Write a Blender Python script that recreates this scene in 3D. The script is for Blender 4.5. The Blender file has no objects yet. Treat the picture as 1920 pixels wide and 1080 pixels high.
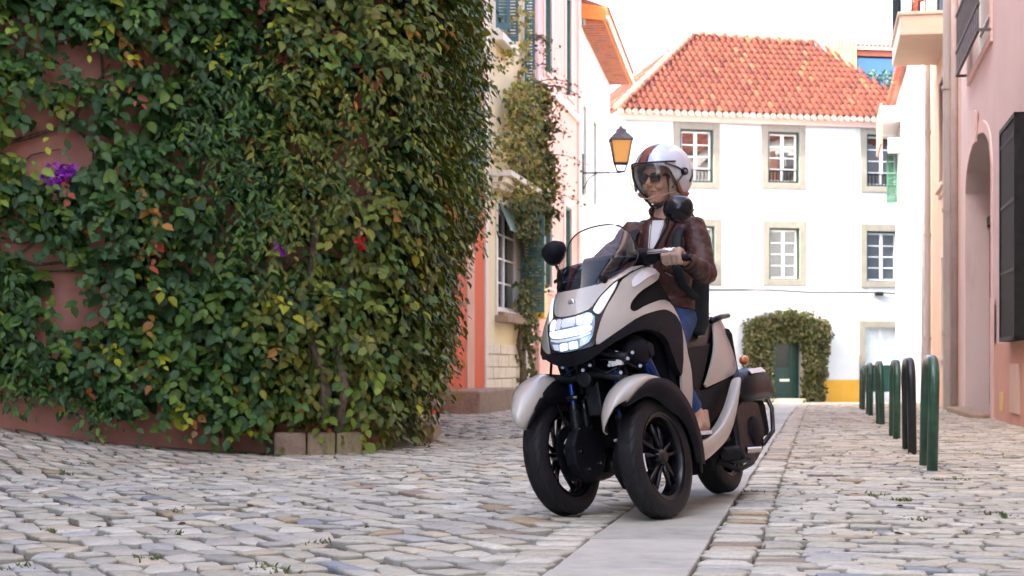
import bpy, bmesh, math, random
import numpy as np
from mathutils import Vector, Matrix, noise
from mathutils.geometry import delaunay_2d_cdt
random.seed(7); rng = np.random.default_rng(11)
R = math.radians
scene = bpy.context.scene
COL = scene.collection

# ------------------------------------------------------------------ camera, sky, sun
SUN_AZ, SUN_EL = 63.0, 42.0        # light travels towards this azimuth (from +Y towards +X)
cam = bpy.data.cameras.new('camera'); camo = bpy.data.objects.new('camera', cam); COL.objects.link(camo)
camo.location = (0, 0, .65); camo.rotation_euler = (R(90), 0, 0)
cam.sensor_width = 36; cam.lens = 36 * 3290 / 1920; cam.shift_y = 150 / 1920
cam.clip_end = 3000
cam.dof.use_dof = True; cam.dof.focus_distance = 7.7; cam.dof.aperture_fstop = 7.1
scene.camera = camo
w = bpy.data.worlds.new('World'); scene.world = w; w.use_nodes = True
nt = w.node_tree; bg = nt.nodes['Background']
sky = nt.nodes.new('ShaderNodeTexSky'); sky.sky_type = 'NISHITA'; sky.sun_disc = False
sky.sun_elevation = R(SUN_EL); sky.sun_rotation = R(SUN_AZ + 180); sky.air_density = .8; sky.dust_density = 4.0; sky.ozone_density = .3
nt.links.new(sky.outputs[0], bg.inputs[0]); bg.inputs[1].default_value = .15
sl = bpy.data.lights.new('sun', 'SUN'); sl.energy = 2.0; sl.angle = R(.5); sl.color = (1, .94, .84)
so = bpy.data.objects.new('sun', sl); COL.objects.link(so)
dv = Vector((math.sin(R(SUN_AZ)) * math.cos(R(SUN_EL)), math.cos(R(SUN_AZ)) * math.cos(R(SUN_EL)), -math.sin(R(SUN_EL))))
so.rotation_euler = dv.to_track_quat('-Z', 'Y').to_euler(); so.location = (-20, -20, 30)
vs = scene.view_settings
vs.view_transform = 'Standard'; vs.look = 'None'; vs.gamma = 1; vs.use_curve_mapping = False; vs.exposure = 3.0
scene.render.engine = 'CYCLES'
scene.cycles.max_bounces = 8; scene.cycles.transparent_max_bounces = 12

# ------------------------------------------------------------------ helpers
def tag(o, label=None, cat=None, group=None, kind=None):
    if label: o['label'] = label
    if cat: o['category'] = cat
    if group: o['group'] = group
    if kind: o['kind'] = kind
    return o

def empty(name, loc=(0, 0, 0), rot=(0, 0, 0), **k):
    o = bpy.data.objects.new(name, None); COL.objects.link(o)
    o.location = loc; o.rotation_euler = rot; o.empty_display_size = .2
    return tag(o, **k)

def link_mesh(name, me, mat, parent=None, smooth=False):
    for m in (mat if isinstance(mat, (list, tuple)) else [mat]):
        me.materials.append(m)
    if smooth:
        me.polygons.foreach_set('use_smooth', [True] * len(me.polygons))
        if smooth is not True:
            try: me.set_sharp_from_angle(angle=R(smooth))
            except Exception: pass
    o = bpy.data.objects.new(name, me); COL.objects.link(o)
    if parent: o.parent = parent
    return o

class MB:
    def __init__(s): s.v = []; s.f = []; s.m = []
    def add(s, vs_, fs, mi=0):
        b = len(s.v); s.v += [tuple(p) for p in vs_]
        s.f += [tuple(i + b for i in f) for f in fs]; s.m += [mi] * len(fs); return s
    def box(s, x0, x1, y0, y1, z0, z1, M=None, mi=0):
        p = [Vector((x, y, z)) for x in (x0, x1) for y in (y0, y1) for z in (z0, z1)]
        if M is not None: p = [M @ q if isinstance(M, Matrix) else M(q.x, q.y, q.z) for q in p]
        return s.add(p, [(0, 1, 3, 2), (4, 6, 7, 5), (0, 4, 5, 1), (2, 3, 7, 6), (0, 2, 6, 4), (1, 5, 7, 3)], mi)
    def quad(s, a, b, c, d, mi=0): return s.add([a, b, c, d], [(0, 1, 2, 3)], mi)
    def grid(s, rows, closed=False, mi=0):
        n = len(rows[0]); v = [p for r in rows for p in r]; f = []
        for i in range(len(rows) - 1):
            for j in range(n if closed else n - 1):
                k = (j + 1) % n
                f.append((i * n + j, i * n + k, (i + 1) * n + k, (i + 1) * n + j))
        return s.add(v, f, mi)
    def tube(s, pts, rad, n=10, caps=True, mi=0, sq=1.0):
        pts = [Vector(p) for p in pts]
        if not isinstance(rad, (list, tuple)): rad = [rad] * len(pts)
        rows = []; up = None
        for i, p in enumerate(pts):
            t = (pts[min(i + 1, len(pts) - 1)] - pts[max(i - 1, 0)]).normalized()
            if up is None:
                a = Vector((0, 0, 1)) if abs(t.z) < .9 else Vector((1, 0, 0)); up = (a - t * a.dot(t)).normalized()
            else: up = (up - t * up.dot(t)).normalized()
            q = t.cross(up); r = rad[i]; ra, rb = (r if isinstance(r, (list, tuple)) else (r, r))
            rows.append([p + q * (math.cos(2 * math.pi * k / n) * ra) + up * (math.sin(2 * math.pi * k / n) * rb) for k in range(n)])
        b = len(s.v); s.grid(rows, True, mi)
        if caps:
            s.f.append(tuple(b + k for k in range(n))[::-1]); s.m.append(mi)
            e = b + (len(rows) - 1) * n; s.f.append(tuple(e + k for k in range(n))); s.m.append(mi)
        return s
    def lathe(s, prof, n=32, axis='y', c=(0, 0, 0), closed=False, mi=0):
        c = Vector(c); rows = []
        for k in range(n + 1 if False else n):
            a = 2 * math.pi * k / n; ca, sa = math.cos(a), math.sin(a)
            if axis == 'y': rows.append([c + Vector((r * ca, h, r * sa)) for r, h in prof])
            elif axis == 'z': rows.append([c + Vector((r * ca, r * sa, h)) for r, h in prof])
            else: rows.append([c + Vector((h, r * ca, r * sa)) for r, h in prof])
        rows.append(rows[0]); b = len(s.v)
        m = len(prof); s.v += [tuple(p) for r in rows[:-1] for p in r]
        for i in range(n):
            for j in range(m if closed else m - 1):
                k = (j + 1) % m; i2 = (i + 1) % n
                s.f.append((b + i * m + j, b + i * m + k, b + i2 * m + k, b + i2 * m + j)); s.m.append(mi)
        return s
    def ball(s, c, rx, ry=None, rz=None, n=16, m=10, M=None, mi=0):
        ry = ry or rx; rz = rz or rx; c = Vector(c); rows = []
        for i in range(m + 1):
            t = math.pi * i / m
            row = [Vector((rx * math.sin(t) * math.cos(2 * math.pi * k / n), ry * math.sin(t) * math.sin(2 * math.pi * k / n), rz * math.cos(t))) for k in range(n)]
            rows.append([c + (M @ p if M else p) for p in row])
        return s.grid(rows, True, mi)
    def prism(s, poly, y0, y1, axis='y', mi=0):
        n = len(poly)
        def P(a, b, h): return (a, h, b) if axis == 'y' else ((h, a, b) if axis == 'x' else (a, b, h))
        v = [P(a, b, y0) for a, b in poly] + [P(a, b, y1) for a, b in poly]
        f = [tuple(range(n))[::-1], tuple(range(n, 2 * n))] + [(i, (i + 1) % n, n + (i + 1) % n, n + i) for i in range(n)]
        return s.add(v, f, mi)
    def mirror_y(s):
        n = len(s.v); s.v += [(x, -y, z) for x, y, z in s.v]
        s.f += [tuple(n + i for i in f)[::-1] for f in s.f]; s.m += s.m; return s
    def mesh(s, name, fix=True):
        me = bpy.data.meshes.new(name); me.from_pydata(s.v, [], s.f)
        me.polygons.foreach_set('material_index', s.m)
        if fix:
            bm = bmesh.new(); bm.from_mesh(me); bmesh.ops.recalc_face_normals(bm, faces=bm.faces); bm.to_mesh(me); bm.free()
        me.update(); return me
    def build(s, name, mat, parent=None, smooth=False, bevel=0, seg=2, sub=0, solid=0, fix=True):
        o = link_mesh(name, s.mesh(name, fix), mat, parent, smooth)
        if solid:
            m = o.modifiers.new('s', 'SOLIDIFY'); m.thickness = solid; m.offset = -1
        if sub:
            m = o.modifiers.new('u', 'SUBSURF'); m.levels = sub; m.render_levels = sub
        if bevel:
            m = o.modifiers.new('b', 'BEVEL'); m.width = bevel; m.segments = seg; m.limit_method = 'ANGLE'; m.angle_limit = R(40)
        return o

# ------------------------------------------------------------------ materials
def principled(name, col, rough=.6, metal=0, spec=.5, coat=0, coat_rough=.05):
    m = bpy.data.materials.new(name); m.use_nodes = True; b = m.node_tree.nodes['Principled BSDF']
    b.inputs['Base Color'].default_value = (*col, 1); b.inputs['Roughness'].default_value = rough
    b.inputs['Metallic'].default_value = metal; b.inputs['Specular IOR Level'].default_value = spec
    b.inputs['Coat Weight'].default_value = coat; b.inputs['Coat Roughness'].default_value = coat_rough
    return m

def noisy(name, cols, scale=3, rough=.8, bump=.3, bscale=40, detail=6, metal=0, stretch=None, pos=(.35, .65), attr=None, bdist=.01, spec=.4, coat=0, stain=None):
    """colour mixed by noise, with fine bump; attr = name of a per-vertex colour multiplied in"""
    m = principled(name, cols[0], rough, metal, spec, coat); N = m.node_tree; b = N.nodes['Principled BSDF']
    tc = N.nodes.new('ShaderNodeTexCoord'); mp = N.nodes.new('ShaderNodeMapping')
    N.links.new(tc.outputs['Object'], mp.inputs[0])
    if stretch: mp.inputs['Scale'].default_value = stretch
    no = N.nodes.new('ShaderNodeTexNoise'); no.inputs['Scale'].default_value = scale; no.inputs['Detail'].default_value = detail; no.inputs['Roughness'].default_value = .65
    N.links.new(mp.outputs[0], no.inputs['Vector'])
    cr = N.nodes.new('ShaderNodeValToRGB'); N.links.new(no.outputs[0], cr.inputs[0])
    cr.color_ramp.elements[0].position = pos[0]; cr.color_ramp.elements[0].color = (*cols[0], 1)
    cr.color_ramp.elements[1].position = pos[1]; cr.color_ramp.elements[1].color = (*cols[-1], 1)
    for i, c in enumerate(cols[1:-1]):
        e = cr.color_ramp.elements.new(pos[0] + (pos[1] - pos[0]) * (i + 1) / (len(cols) - 1)); e.color = (*c, 1)
    out = cr.outputs[0]
    if stain:
        n3 = N.nodes.new('ShaderNodeTexNoise'); n3.inputs['Scale'].default_value = stain[1]; n3.inputs['Detail'].default_value = 8; n3.inputs['Roughness'].default_value = .7
        mp3 = N.nodes.new('ShaderNodeMapping'); N.links.new(tc.outputs['Object'], mp3.inputs[0]); mp3.inputs['Scale'].default_value = stain[3] if len(stain) > 3 else (1, 1, .25)
        N.links.new(mp3.outputs[0], n3.inputs['Vector'])
        r3 = N.nodes.new('ShaderNodeValToRGB'); r3.color_ramp.elements[0].position = stain[2]; r3.color_ramp.elements[1].position = stain[2] + .16
        N.links.new(n3.outputs[0], r3.inputs[0])
        mx = N.nodes.new('ShaderNodeMix'); mx.data_type = 'RGBA'; N.links.new(r3.outputs[0], mx.inputs[0])
        N.links.new(out, mx.inputs[6]); mx.inputs[7].default_value = (*stain[0], 1); out = mx.outputs[2]
    if attr:
        at = N.nodes.new('ShaderNodeAttribute'); at.attribute_name = attr
        mu = N.nodes.new('ShaderNodeMix'); mu.data_type = 'RGBA'; mu.blend_type = 'MULTIPLY'; mu.inputs[0].default_value = 1
        N.links.new(out, mu.inputs[6]); N.links.new(at.outputs['Color'], mu.inputs[7]); out = mu.outputs[2]
    N.links.new(out, b.inputs['Base Color'])
    if bump:
        n2 = N.nodes.new('ShaderNodeTexNoise'); n2.inputs['Scale'].default_value = bscale; n2.inputs['Detail'].default_value = 5
        N.links.new(mp.outputs[0], n2.inputs['Vector'])
        bp = N.nodes.new('ShaderNodeBump'); bp.inputs['Strength'].default_value = bump; bp.inputs['Distance'].default_value = bdist
        N.links.new(n2.outputs[0], bp.inputs['Height']); N.links.new(bp.outputs[0], b.inputs['Normal'])
    return m

def glass(name, tint=(1, 1, 1), opacity=.1, rough=.0, base=(.02, .02, .02)):
    """thin sheet: transparent, with fresnel reflection and a little body colour"""
    m = bpy.data.materials.new(name); m.use_nodes = True; N = m.node_tree; N.nodes.remove(N.nodes['Principled BSDF'])
    out = N.nodes['Material Output']; tr = N.nodes.new('ShaderNodeBsdfTransparent'); tr.inputs[0].default_value = (*tint, 1)
    gl = N.nodes.new('ShaderNodeBsdfGlossy'); gl.inputs['Roughness'].default_value = rough
    lw = N.nodes.new('ShaderNodeLayerWeight'); lw.inputs[0].default_value = .5; pw = N.nodes.new('ShaderNodeMath'); pw.operation = 'POWER'; pw.inputs[1].default_value = 4.5; N.links.new(lw.outputs['Facing'], pw.inputs[0]); fr = N.nodes.new('ShaderNodeMath'); fr.operation = 'MULTIPLY_ADD'; fr.inputs[1].default_value = .85; fr.inputs[2].default_value = .05; N.links.new(pw.outputs[0], fr.inputs[0])
    df = N.nodes.new('ShaderNodeBsdfDiffuse'); df.inputs[0].default_value = (*base, 1)
    m1 = N.nodes.new('ShaderNodeMixShader'); m1.inputs[0].default_value = opacity
    N.links.new(tr.outputs[0], m1.inputs[1]); N.links.new(df.outputs[0], m1.inputs[2])
    m2 = N.nodes.new('ShaderNodeMixShader'); N.links.new(fr.outputs[0], m2.inputs[0])
    N.links.new(m1.outputs[0], m2.inputs[1]); N.links.new(gl.outputs[0], m2.inputs[2]); N.links.new(m2.outputs[0], out.inputs[0])
    return m

def emit(name, col, s, base=(.8, .8, .8)):
    m = principled(name, base, .3); b = m.node_tree.nodes['Principled BSDF']
    b.inputs['Emission Color'].default_value = (*col, 1); b.inputs['Emission Strength'].default_value = s; return m

def attr_mat(name, rough=.45, spec=.4, transl=0, bump=0):
    m = principled(name, (.5, .5, .5), rough, spec=spec); N = m.node_tree; b = N.nodes['Principled BSDF']
    at = N.nodes.new('ShaderNodeAttribute'); at.attribute_name = 'tint'
    N.links.new(at.outputs['Color'], b.inputs['Base Color'])
    if transl:
        tl = N.nodes.new('ShaderNodeBsdfTranslucent'); N.links.new(at.outputs['Color'], tl.inputs[0])
        mx = N.nodes.new('ShaderNodeMixShader'); mx.inputs[0].default_value = transl
        N.links.new(b.outputs[0], mx.inputs[1]); N.links.new(tl.outputs[0], mx.inputs[2]); N.links.new(mx.outputs[0], N.nodes['Material Output'].inputs[0])
    return m

MAT = dict(
    cobble=noisy('cobble_stone', [(.80, .80, .80), (1, 1, 1), (1.15, 1.13, 1.10)], 30, .74, .5, 90, attr='tint', bdist=.004, spec=.28, stain=((.62, .58, .5), 14, .56, (1, 1, 1))),
    dirt=noisy('joint_dirt', [(.05, .045, .032), (.12, .105, .08), (.08, .09, .04)], 5, .95, .5, 60),
    slab=noisy('slab_limestone', [(.40, .40, .35), (.48, .475, .42), (.54, .535, .465)], 3.5, .72, .35, 50, spec=.28, stretch=(1, 1, 1), bdist=.004, attr='tint', stain=((.28, .26, .235), 1.6, .54, (1, 1, 1))),
    pink_ivy=noisy('coral_plaster', [(.58, .25, .185), (.66, .30, .225), (.70, .34, .26)], 1.8, .9, .5, 22, stain=((.48, .24, .19), 1.2, .58)),
    orange_wall=noisy('orange_red_plaster', [(.72, .12, .04), (.78, .15, .055)], 1.5, .85, .2, 30, stain=((.6, .17, .1), 1.4, .6)),
    peach=noisy('peach_plaster', [(.75, .42, .28), (.80, .48, .34)], 1.5, .85, .2, 30),
    yellow=noisy('pale_yellow_plaster', [(.80, .68, .40), (.85, .74, .48)], 1.4, .85, .25, 25, stain=((.72, .60, .38), 1.2, .58)),
    cream=noisy('cream_trim', [(.80, .74, .6), (.85, .8, .68)], 2, .8, .15, 30),
    pinkl=noisy('salmon_pink_plaster', [(.76, .42, .34), (.80, .47, .39)], 1.2, .85, .2, 25, stain=((.68, .38, .32), 1.2, .6)),
    pinktrim=noisy('pale_pink_trim', [(.78, .56, .48), (.82, .62, .54)], 2, .8, .15, 30),
    pinkr=noisy('dusty_pink_plaster', [(.70, .56, .51), (.76, .61, .56)], .9, .85, .3, 18, stain=((.60, .41, .38), .9, .58)),
    dado=noisy('salmon_dado', [(.68, .36, .26), (.74, .42, .31)], 1.2, .85, .3, 18, stain=((.5, .3, .24), 1.0, .57)),
    peachr=noisy('apricot_plaster', [(.74, .50, .34), (.79, .56, .40)], 1.2, .85, .2, 22, stain=((.62, .42, .32), 1.0, .6)),
    white=noisy('white_render', [(.56, .575, .58), (.63, .64, .645)], .8, .85, .25, 15, stain=((.44, .45, .45), .8, .56, (1.6, 1.6, .22))),
    whiteb=noisy('bright_whitewash', [(.78, .78, .77), (.83, .83, .82)], .8, .85, .2, 15, stain=((.66, .66, .66), .9, .62)),
    ochre=noisy('ochre_dado', [(.58, .30, .03), (.64, .35, .05)], 1.5, .85, .2, 20, stain=((.58, .36, .12), 1.6, .58)),
    stone=noisy('window_limestone', [(.22, .205, .165), (.28, .26, .21)], 3, .8, .4, 30, stain=((.17, .16, .13), 2.5, .6, (1, 1, 1))),
    oldstone=noisy('weathered_stone', [(.26, .17, .12), (.38, .27, .19), (.33, .27, .12)], 4, .9, .8, 30, bdist=.02, stain=((.12, .11, .05), 3, .56)),
    ystone=noisy('yellowish_stone', [(.72, .62, .44), (.80, .70, .52), (.85, .78, .6)], 4, .9, .5, 25, bdist=.02),
    green=noisy('dark_green_paint', [(.007, .034, .027), (.011, .05, .038)], 6, .45, .1, 40),
    greenb=noisy('green_bollard_paint', [(.01, .055, .032), (.018, .085, .05), (.03, .10, .06)], 7, .38, .25, 60, stain=((.12, .07, .04), 9, .66, (1, 1, .4)), spec=.6, coat=.3),
    blueg=noisy('blue_green_paint', [(.06, .16, .17), (.09, .2, .2)], 5, .55, .1, 40),
    shut=noisy('faded_green_paint', [(.05, .12, .095), (.08, .17, .13)], 5, .55, .15, 40),
    wframe=principled('white_window_paint', (.8, .8, .79), .45),
    pane=principled('window_pane', (.05, .06, .065), .03, spec=1.0),
    paneo=principled('window_pane_clear', (.04, .035, .03), .02, spec=1.0, coat=1, coat_rough=.0),
    doorpane=principled('dark_door_glass', (.012, .016, .015), .25, spec=.3),
    curtain=noisy('lace_curtain', [(.55, .6, .6), (.72, .75, .74)], 9, .9, .2, 60, stretch=(4, 4, .6)),
    iron=noisy('black_iron', [(.008, .008, .009), (.016, .016, .016)], 12, .6, .2, 60, spec=.25),
    zinc=noisy('zinc_pipe', [(.36, .33, .31), (.45, .42, .40)], 4, .5, .1, 30, metal=.2, stretch=(1, 1, .2)),
    tile=attr_mat('terracotta_tile', .8),
    tileund=noisy('terracotta_underlay', [(.22, .06, .035), (.32, .10, .055)], 4, .9, .3, 30),
    orangewood=noisy('orange_painted_timber', [(.58, .19, .03), (.64, .23, .045)], 3, .6, .15, 40),
    lampglass=emit('amber_lamp_glass', (1, .5, .15), .03, (.42, .22, .06)),
    leaf=attr_mat('leaf', .44, .26, .18),
    leafdry=attr_mat('leaf_matte', .6, .3, .25),
    bark=noisy('vine_bark', [(.10, .065, .045), (.22, .16, .11)], 14, .9, .8, 50, stretch=(3, 3, .6), bdist=.01),
    petal=attr_mat('petal', .5, .3, .3),
    greige=noisy('scooter_paint_greige', [(.41, .382, .335), (.42, .39, .345)], 60, .30, 0, 40, spec=.5, coat=.7),
    black=noisy('scooter_black_plastic', [(.009, .009, .012), (.013, .013, .017)], 30, .5, .12, 350, bdist=.0008, spec=.08),
    gloss=principled('gloss_black', (.006, .006, .009), .2, spec=.4),
    mech=noisy('dark_metal', [(.008, .008, .012), (.03, .03, .036)], 18, .42, .2, 60, metal=.5, spec=.3),
    inner=principled('inner_black', (.004, .004, .005), .8, spec=.15),
    bluefork=principled('blue_anodised', (.02, .06, .22), .25, metal=.8),
    steel=principled('bright_steel', (.62, .62, .62), .22, metal=1),
    tyre=noisy('tyre_rubber', [(.010, .010, .012), (.018, .018, .021)], 9, .55, .3, 160, bdist=.002, spec=.3),
    rim=principled('black_rim', (.006, .006, .009), .25, spec=.45),
    seat=noisy('brown_black_seat', [(.035, .022, .02), (.05, .03, .027)], 20, .36, .3, 260, bdist=.001),
    lens=principled('clear_lens', (.80, .83, .86), .16, coat=1),
    led=emit('led_white', (.86, .95, 1), .18),
    bluelens=principled('blue_black_lens', (.01, .04, .12), .06, coat=1),
    screen=glass('windscreen_clear', (.90, .91, .90), .04, base=(.3, .3, .3)),
    screend=glass('windscreen_smoked', (.10, .13, .22), .25, base=(.005, .008, .02)),
    visor=glass('visor_smoke', (.95, .92, .86), .035, base=(.2, .17, .12)),
    reflector=emit('reflector_white', (1, 1, 1), .0, (.85, .85, .82)),
    skin=noisy('skin', [(.60, .34, .25), (.66, .39, .29)], 30, .5, .15, 200, bdist=.0006),
    lips=principled('lips', (.42, .16, .13), .4),
    jacket=noisy('oxblood_leather', [(.040, .014, .011), (.060, .020, .016), (.085, .032, .025)], 7, .50, .5, 22, bdist=.012, spec=.4),
    jeans=noisy('blue_denim', [(.016, .045, .13), (.03, .075, .19)], 18, .85, .4, 300, bdist=.001),
    shirt=principled('white_shirt', (.72, .71, .72), .8),
    scarf=noisy('brown_scarf', [(.06, .035, .022), (.11, .06, .04)], 25, .9, .4, 60),
    glove=noisy('beige_glove', [(.42, .29, .22), (.52, .38, .30)], 20, .75, .4, 120, bdist=.002),
    suede=noisy('tan_suede', [(.42, .26, .19), (.54, .36, .28)], 12, .85, .4, 90, bdist=.003),
    hair=noisy('brown_hair', [(.03, .014, .008), (.08, .035, .018)], 30, .45, .5, 60, stretch=(4, 4, .4), bdist=.004),
    helmet=principled('pearl_white_helmet', (.60, .64, .70), .22, coat=.8),
    stripe=principled('helmet_red_brown_stripe', (.20, .045, .03), .25, coat=.8),
    stripek=principled('helmet_dark_stripe', (.03, .025, .04), .25, coat=.8),
    leather=noisy('brown_leather_trim', [(.26, .09, .035), (.36, .14, .06)], 12, .5, .3, 80, bdist=.002),
    shades=principled('sunglass_black', (.008, .007, .008), .08, coat=.6),
    fabric=noisy('black_nylon', [(.012, .017, .022), (.02, .028, .035)], 20, .8, .3, 200, bdist=.001),
    yellowp=principled('yellow_paint', (.85, .5, .03), .4),
    grass=attr_mat('weed_green', .6, .3, .3),
)

def tinted(me, cols):                       # cols: (nverts,3)
    a = me.attributes.new('tint', 'FLOAT_COLOR', 'POINT')
    c = np.ones((len(me.vertices), 4), np.float32); c[:, :3] = cols; a.data.foreach_set('color', c.ravel())

def np_mesh(name, V, loops, starts, tots):
    me = bpy.data.meshes.new(name)
    me.vertices.add(len(V)); me.vertices.foreach_set('co', np.asarray(V, np.float32).ravel())
    me.loops.add(len(loops)); me.loops.foreach_set('vertex_index', np.asarray(loops, np.int32))
    me.polygons.add(len(starts)); me.polygons.foreach_set('loop_start', np.asarray(starts, np.int32)); me.polygons.foreach_set('loop_total', np.asarray(tots, np.int32))
    me.update(calc_edges=True); return me

def batch(name, T, F):                      # T: (n,k,3) verts, F: faces of the template
    n, k, _ = T.shape
    fl = np.concatenate([np.array(f) for f in F]); tot = np.array([len(f) for f in F]); L = len(fl)
    loops = (np.arange(n)[:, None] * k + fl[None]).ravel(); tots = np.tile(tot, n)
    starts = np.concatenate([[0], np.cumsum(tots)[:-1]])
    return np_mesh(name, T.reshape(-1, 3), loops, starts, tots)

# ------------------------------------------------------------------ the lie of the land
SL = .175                                   # the street runs along (SL, 1)
def gh(X, Y):
    t = min(max((Y - 20) / 34, 0), 1); h = -.47 * t * t
    if X < -1.9 and Y > 6:
        a = max(-1.9 - X, 0) / 1.95; s = min(max((Y - 7.0) / 5.5, 0), 1); s = s * s * (3 - 2 * s)
        h += min(.24 * a ** 1.6, .8) * s
    return h
def wline(Yw): return (2.23 + SL * Yw)      # right-hand wall
ground = None
def make_ground():
    mb = MB(); xs = list(np.arange(-14, 16.1, .5)); ys = list(np.arange(-24, 20, 1.)) + list(np.arange(20, 62, 1.))
    xs = [-400, -120, -40] + xs + [40, 120, 400]; ys = [-400, -100] + ys + [100, 400, 1200]
    mb.grid([[(x, y, gh(x, y) - .016) for x in xs] for y in ys])
    g = mb.build('ground', MAT['dirt'], smooth=True); tag(g, kind='structure'); return g
ground = make_ground()

STRIP_R = lambda Y: -.295 + SL * Y          # right edge of the slab strip
STRIP_L = lambda Y: -.80 + SL * Y
# edges fitted in the photograph: right (0.65, 5.48), left (0.10, 5.48)
STRIP_R = lambda Y: -.40 + .19 * Y if False else (.55 + SL * (Y - 5.48))
STRIP_L = lambda Y: (.10 + SL * (Y - 5.48))
sd = Vector((SL, 1, 0)).normalized(); sn = Vector((sd.y, -sd.x, 0))

def stone_template(n, sx, sy, hh, seed, rel):
    r = np.random.default_rng(seed); k = 10
    T = np.zeros((n, 3 * k, 3)); ang = np.arange(k) / k * 2 * np.pi + .3
    # superellipse outline, jittered
    c, s = np.cos(ang), np.sin(ang); e = .30
    ox = np.sign(c) * np.abs(c) ** e; oy = np.sign(s) * np.abs(s) ** e
    jx = 1 + r.normal(0, .07, (n, k)); jy = 1 + r.normal(0, .07, (n, k))
    X = ox[None] * jx * sx[:, None] / 2; Y = oy[None] * jy * sy[:, None] / 2
    sk = r.normal(0, .2, n)[:, None]; X = X + Y * sk; tp = r.normal(0, .10, n)[:, None]; X = X * (1 + tp * Y / sy[:, None] * 2)
    ins = np.minimum(.007, sx * .05)[:, None]
    tx = r.normal(0, .020 * rel, n)[:, None]; ty = r.normal(0, .020 * rel, n)[:, None]; up = r.normal(0, .0032 * rel, n)[:, None]
    T[:, :k, 0] = X * 1.0; T[:, :k, 1] = Y; T[:, :k, 2] = -.05
    T[:, k:2 * k, 0] = X; T[:, k:2 * k, 1] = Y; T[:, k:2 * k, 2] = hh - .007 + up + X * tx + Y * ty
    f = 1 - ins * 2 / sx[:, None]; f2 = 1 - ins * 2 / sy[:, None]
    X2 = X * f; Y2 = Y * f2
    T[:, 2 * k:, 0] = X2; T[:, 2 * k:, 1] = Y2; T[:, 2 * k:, 2] = hh + up + X2 * tx + Y2 * ty + r.normal(0, .0022 * rel, (n, k))
    F = [(i, (i + 1) % k, k + (i + 1) % k, k + i) for i in range(k)] + [(k + i, k + (i + 1) % k, 2 * k + (i + 1) % k, 2 * k + i) for i in range(k)] + [tuple(range(2 * k, 3 * k))]
    return T, F

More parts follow.
